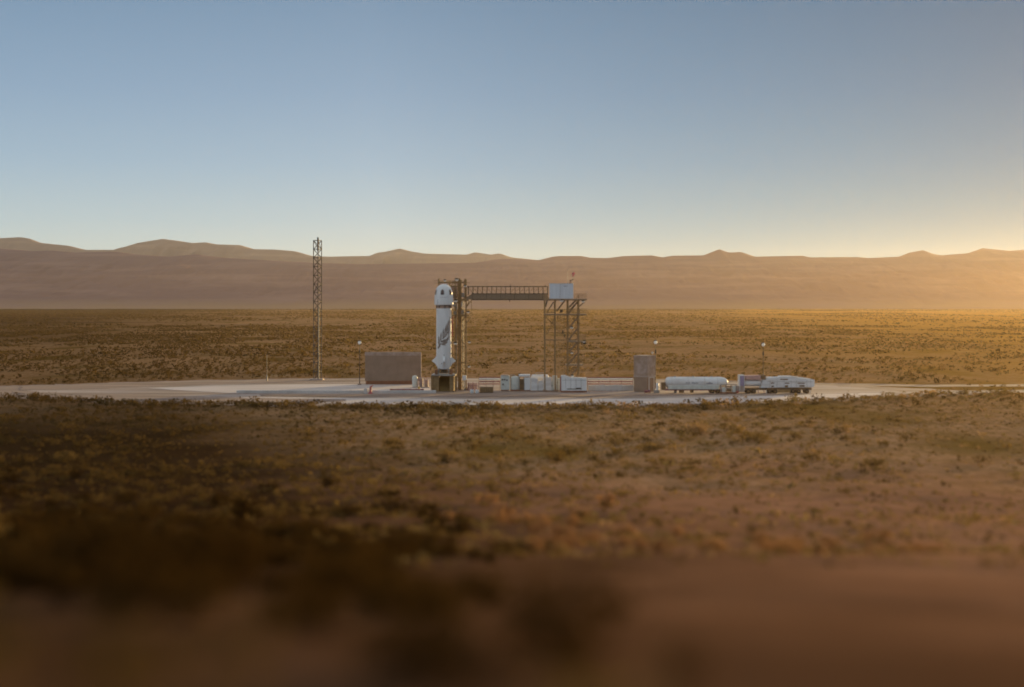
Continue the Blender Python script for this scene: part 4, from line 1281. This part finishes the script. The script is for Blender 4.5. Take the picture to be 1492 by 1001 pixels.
yb_ = MB().tube((gx(610.5, 303), 303, .0), (gx(610.5, 303), 303, .75), .2, 12).lathe((gx(610.5, 303), 303, .75), [(.2, 0), (.15, .1), (0, .14)], 12)
yb_.box(gx(608, 303), gx(613, 303), 302.7, 303.3, 0, .32, .04)
solo(yb_, 'bollard', M['yellow'], (gx(610.5, 303), 303, 0), 'small yellow bollard on the pad left of the launch mount', 'bollard')
mr_ = thing('cable_duct', 'low maroon cable duct lying on the pad in front of the wide tan wall', 'cable duct', (gx(593, 299.5), 299.5, 0))
MB().box(gx(568, 299.5), gx(618, 299.5), 299.3, 299.9, .05, .5, .05).build('duct', M['maroon'], mr_)
s_ = MB()
for k in range(6):
    x = gx(570 + k * 9.2, 299.5)
    s_.box(x - .12, x + .12, 299.2, 300, 0, .56, .02)
s_.build('bracket', M['rust'], mr_)
fh = thing('fire_monitor', 'red fire water monitor standing by the white kerb before the wide tan wall', 'fire monitor', (gx(540, 291), 291, 0))
fx_ = gx(540, 291)
MB().lathe((fx_, 291, 0), [(.55, 0), (.55, .12), (.3, .3), (.22, .6), (.2, 1.2), (.26, 1.25), (.26, 1.4), (.18, 1.45), (.18, 1.6), (0, 1.68)], 16).build('body', M['red'], fh)
MB().tube((fx_, 291, 1.4), (fx_ + .5, 290.7, 1.85), .13, 10, .09).build('nozzle', M['red'], fh)
MB().lathe((fx_ - .36, 291, .85), [(.02, -.04), (.2, -.03), (.2, .03), (.02, .04)], 12).build('hand_wheel', M['maroon'], fh)
gb = MB().box(gx(530.5, 291.5), gx(536, 291.5), 291.2, 291.9, 0, gz(565.8, 291.5), .05)
gb.bar((gx(533, 291.5), 291.4, gz(565.9, 291.5)), (gx(533, 291.5), 291.4, gz(564.4, 291.5)), .12)
solo(gb, 'valve_cabinet', M['kerb'], (gx(533, 291.5), 291.5, 0), 'small pale grey valve cabinet left of the red fire monitor', 'cabinet')
hb_ = MB()
hb_.lathe((0, 292.5, .45), [(.1, gx(943, 293) - .6), (.45, gx(943, 293) - .6), (.45, gx(943, 293) - .5), (.3, gx(943, 293) - .48), (.3, gx(943, 293) + .48), (.45, gx(943, 293) + .5), (.45, gx(943, 293) + .6), (.1, gx(943, 293) + .6)], 18, axis='x')
solo(hb_, 'hose_reel', M['maroon'], (gx(943, 293), 292.5, 0), 'maroon hose reel on the ground at the front foot of the concrete block', 'hose reel')
# ------------------------------------------------------------------ vegetation
def leaf_material(name, cols, use_random=False):
    m = bpy.data.materials.new(name); m.use_nodes = True
    t = m.node_tree; n, l = t.nodes.new, t.links.new
    b = t.nodes['Principled BSDF']; b.inputs['Roughness'].default_value = .9; b.inputs['Specular IOR Level'].default_value = 0
    rp = n("ShaderNodeValToRGB")
    el = rp.color_ramp.elements
    while len(el) < len(cols):
        el.new(.5)
    for k, c in enumerate(cols):
        el[k].position = k / (len(cols) - 1); el[k].color = (*c, 1)
    if use_random:
        oi = n("ShaderNodeObjectInfo"); src = oi.outputs['Random']
    else:
        at_ = n("ShaderNodeAttribute"); at_.attribute_name = 'bush_tone_left_dim'; src = at_.outputs['Fac']
    l(src, rp.inputs['Fac'])
    l(rp.outputs['Color'], b.inputs['Base Color'])
    tr_ = n("ShaderNodeBsdfTranslucent"); l(rp.outputs['Color'], tr_.inputs['Color'])
    mx_ = n("ShaderNodeMixShader"); mx_.inputs['Fac'].default_value = .42
    l(b.outputs[0], mx_.inputs[1]); l(tr_.outputs[0], mx_.inputs[2])
    l(mx_.outputs[0], t.nodes['Material Output'].inputs['Surface'])
    return m
BUSH = [(.060, .036, .011), (.112, .070, .022), (.160, .101, .032), (.20, .125, .040), (.19, .145, .065), (.24, .148, .050), (.35, .22, .11)]
M['leaf_one'] = leaf_material("scrub leaves", BUSH, True)
M['leaf_dimmed'] = leaf_material("dimmed brush leaves", [(.030, .0155, .004), (.042, .022, .006), (.055, .030, .008), (.036, .019, .005)], True)  # brush leaves with the left foreground's darkness painted into their colour
M['leaf_dry'] = leaf_material("dry brush leaves", [(.19, .098, .044), (.25, .13, .058), (.31, .165, .07), (.22, .11, .048)], True)
M['leaf_many'] = leaf_material("far scrub leaves", BUSH)
def leaf_quads(centre, size, r):
    """n leaf clumps -> (4n,3) corners; random tilt"""
    n = len(centre)
    a = r.normal(size=(n, 3)); a /= np.linalg.norm(a, axis=1)[:, None]
    b = r.normal(size=(n, 3)); b -= (b * a).sum(1)[:, None] * a; b /= np.linalg.norm(b, axis=1)[:, None]
    a = a * size[:, None]; b = b * (size * .55)[:, None]
    return np.stack([centre - a, centre - b * 1.0, centre + a, centre + b], 1).reshape(-1, 3)
def bush_points(n, r):
    """unit bush: several leaning sub-clumps from one root, wider than tall"""
    k = 7
    c = r.normal(size=(k, 3)) * (.36, .36, .12); c[:, 2] = np.abs(c[:, 2]) + .38
    w = r.integers(0, k, n)
    p = c[w] + r.normal(size=(n, 3)) * (.20, .20, .17)
    p[:, 2] = np.clip(p[:, 2], .04, None)
    return p
bush_meshes, dark_meshes, dry_meshes = [], [], []
for v in range(7):
    r = np.random.default_rng(100 + v)
    n = 420
    p = bush_points(n, r)
    sz = r.uniform(.045, .10, n)
    co = leaf_quads(p, sz, r)
    st, q2 = [], []
    q = np.arange(4 * n).reshape(n, 4)
    me = bpy.data.meshes.new('scrub_bush')
    vs = [tuple(x) for x in co]; fs = [tuple(x) for x in q]
    tw_ = MB()                                   # woody stems
    for k in range(9):
        e_ = p[r.integers(0, n)]
        tw_.tube((0, 0, -.15), tuple(e_), .028, 5, .010)
    o_ = len(vs)
    vs += tw_.v; fs += [tuple(i + o_ for i in f) for f in tw_.f]
    me.from_pydata(vs, [], fs)
    me.materials.append(M['leaf_one'])
    bush_meshes.append(me)
    md_ = me.copy(); md_.materials[0] = M['leaf_dimmed']
    dark_meshes.append(md_)
    md_ = me.copy(); md_.materials[0] = M['leaf_dry']
    dry_meshes.append(md_)

pad_poly = np.array([gnd(*p) for p in shoulder_front + shoulder_rear])
def inside(P, x, y):
    r = np.zeros(len(x), bool)
    j = len(P) - 1
    for i in range(len(P)):
        c = ((P[i, 1] > y) != (P[j, 1] > y)) & (x < (P[j, 0] - P[i, 0]) * (y - P[i, 1]) / (P[j, 1] - P[i, 1] + 1e-9) + P[i, 0])
        r ^= c
        j = i
    return r
def scatter(y0, y1, dens, side=.44, pw=1.0):
    area = side * (y1 ** 2 - y0 ** 2)
    n = int(area * dens)
    y = np.sqrt(rng.uniform(y0 ** 2, y1 ** 2, n))
    x = rng.uniform(-1, 1, n) * (side * y + 4)
    return x, y
def clear_of_roads(x, y, m=0.0):
    ok = ~inside(pad_poly, x, y)
    py = HY + H * F / y
    px = 746 + x / y * F
    ok &= ~((px > 1270) & (np.abs(py - 570.5) < 2.4 + m)) & ~((px > 1170) & (np.abs(py - 561.4) < 1.6))
    ok &= ~((px < 130) & (np.abs(py - 568.5) < 4.5 + m))
    return ok
# near slope and the flat before the pad
x, y = scatter(9, 155, .27)
cover = fbm(x / 16 + 3, y / 22 + 8, 3) + np.clip(-x / (y * .37), -1, 1) * .18      # thicker towards the left
k = cover > rng.uniform(.30, .62, len(x)); x, y = x[k], y[k]
k = (y * .5 + x * 6 < 22) | ((y > 60) & (rng.random(len(x)) < .8)); x, y = x[k], y[k]   # few bushes on the right of the rise
x2, y2 = scatter(155, 262, .13)
c2_ = fbm(x2 / 13 + 30, y2 / 16 + 80, 3)
k = (c2_ > rng.uniform(.32, .60, len(x2))) & clear_of_roads(x2, y2, 1); x2, y2 = x2[k], y2[k]
ed = []                                          # the row of taller bushes along the front edge of the pad
for px_ in np.arange(5, 1490, 7.0):
    pe = np.interp(px_, [p for p, _ in shoulder_front], [p for _, p in shoulder_front])
    X_, Y_ = gnd(px_ + rng.uniform(-4, 4), pe + .2 + abs(rng.normal()) * 3.2)
    ed.append((X_, Y_))
for p in ((1077, 588.8), (1160, 585.5), (1192, 585), (1121, 589.5), (1238, 582.5), (274, 589.5)):
    ed.append(gnd(*p))
ed = np.array(ed)
xa = np.concatenate([x, x2, ed[:, 0]]); ya = np.concatenate([y, y2, ed[:, 1]])
sa = np.concatenate([rng.lognormal(-.62, .36, len(x)), rng.lognormal(-.35, .36, len(x2)), rng.lognormal(.18, .26, len(ed))])
grow = (zone_near := np.concatenate([np.ones(len(x)), np.zeros(len(x2) + len(ed))])) * np.clip((20 - ya * .5 - xa * 6) / 60, 0, 1) * np.clip((110 - ya) / 40, 0, 1)
sa *= 1 + .6 * grow
sa = np.where((zone_near > 0) & (grow == 0), np.minimum(sa, .25 + ya / 130), sa)
sa[-6:] = (2.0, 2.1, 1.7, 1.5, 1.6, 1.5)
zone = np.concatenate([np.zeros(len(x)), np.ones(len(x2)), np.full(len(ed), 2)])
za = ground_z(xa, ya)
pxa = 746 + xa / ya * F; pya = HY + (H - za) * F / ya
vis = (np.abs(pxa - 746) < 760) & (pya < 1015)
score = np.where(vis, sa / ya, 0)
order = np.argsort(-score)
one = set(order[:300].tolist())
LAB = ['low olive brown scrub bush on the blurred slope nearest the camera', 'scrub bush on the open flat between the near slope and the pad',
       'round scrub bush in the uneven row along the front edge of the gravel pad']
GRP = ['scrub bushes on the near slope', 'scrub bushes on the flat before the pad', 'scrub bushes along the front edge of the pad']
for i in sorted(one):
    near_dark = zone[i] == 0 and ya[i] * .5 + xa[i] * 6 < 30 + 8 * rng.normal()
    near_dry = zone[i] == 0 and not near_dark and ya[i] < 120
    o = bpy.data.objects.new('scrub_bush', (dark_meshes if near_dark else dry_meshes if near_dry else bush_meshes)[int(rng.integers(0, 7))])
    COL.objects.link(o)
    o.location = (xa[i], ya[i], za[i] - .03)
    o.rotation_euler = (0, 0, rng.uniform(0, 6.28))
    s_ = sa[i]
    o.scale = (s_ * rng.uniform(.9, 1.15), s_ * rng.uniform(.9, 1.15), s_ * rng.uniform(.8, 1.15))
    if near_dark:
        tag(o, 'brush bush with painted-in darkening on the blurred rise nearest the camera', 'bush', 'dark brush on the near rise')
    elif near_dry:
        tag(o, 'dry reddish brown bush on the right side of the near rise', 'bush', 'dry bushes on the near rise')
    else:
        tag(o, LAB[int(zone[i])], 'bush', GRP[int(zone[i])])

CO, KB = [], []
def many(x, y, s, nleaf, leaf, r, flat=1.0):
    n = len(x)
    z = ground_z(x, y)
    p = bush_points(n * nleaf, r).reshape(n, nleaf, 3) * s[:, None, None]
    p[:, :, 2] *= flat
    p += np.stack([x, y, z], -1)[:, None, :]
    sz = (r.uniform(.7, 1.4, (n, nleaf)) * leaf * s[:, None]).ravel()
    CO.append(leaf_quads(p.reshape(-1, 3), sz, r))
    kb = np.repeat(r.random(n) * (1 - .8 * np.clip(-x / (y * .28) + .1, 0, 1)), nleaf)   # leaf tone darkened towards the left, standing in for the dimness there
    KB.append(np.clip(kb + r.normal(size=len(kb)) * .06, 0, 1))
xt, yt = scatter(48, 262, .55)                  # low tufts and dwarf shrubs between the bushes
k = (fbm(xt / 7 + 70, yt / 9 + 40, 4) > rng.uniform(.25, .62, len(xt))) & clear_of_roads(xt, yt, .5)
many(xt[k], yt[k], rng.lognormal(-1.25, .35, k.sum()), 10, .30, np.random.default_rng(4), .8)
pe_ = rng.uniform(-40, 1480, 900)                # tufts creeping over the front edge of the gravel
g_ = np.array([gnd(p, np.interp(p, [a for a, _ in shoulder_front], [b for _, b in shoulder_front]) + q) for p, q in zip(pe_, rng.normal(-1.2, 2.6, 900))])
many(g_[:, 0], g_[:, 1], rng.lognormal(-.75, .4, 900), 16, .26, np.random.default_rng(14), .9)
rest = np.array([i for i in range(len(xa)) if i not in one])
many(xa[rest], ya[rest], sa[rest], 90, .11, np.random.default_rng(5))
def ok_bush(x, y, sc1, sc2, lo, hi, off):
    c = fbm(x / sc1 + off, y / sc2 + off, 4) + .07 * np.clip(-x / (y * .37), -.5, 1)
    return (c > rng.uniform(lo, hi, len(x))) & clear_of_roads(x, y)
x, y = scatter(262, 480, .15, .46)
k = ok_bush(x, y, 15, 22, .33, .58, 60); many(x[k], y[k], rng.lognormal(-.05, .34, k.sum()) * .68, 24, .20, np.random.default_rng(6))
x, y = scatter(480, 1150, .125, .46)
k = ok_bush(x, y, 30, 60, .36, .60, 20); many(x[k], y[k], rng.lognormal(.05, .34, k.sum()) * .68, 9, .33, np.random.default_rng(7))
x, y = scatter(1150, 4500, .0125, .44)
k = ok_bush(x, y, 80, 220, .38, .60, 10); many(x[k], y[k], rng.lognormal(.5, .34, k.sum()) * .72, 6, .45, np.random.default_rng(8), .75)
co = np.concatenate(CO); kb = np.concatenate(KB)
me = bpy.data.meshes.new('scrub')
q = np.arange(len(co)).reshape(-1, 4)
fill(me, co, q)
a_ = me.attributes.new('bush_tone_left_dim', 'FLOAT', 'FACE')
a_.data.foreach_set('value', kb.astype(np.float32))
me.materials.append(M['leaf_many'])
sb = bpy.data.objects.new('scrub', me)
COL.objects.link(sb)
sb['kind'] = 'stuff'
sb['label'] = 'open desert scrub spread over the plain from the pad to the hills'
print('scrub faces', len(q), 'near', len(xa))
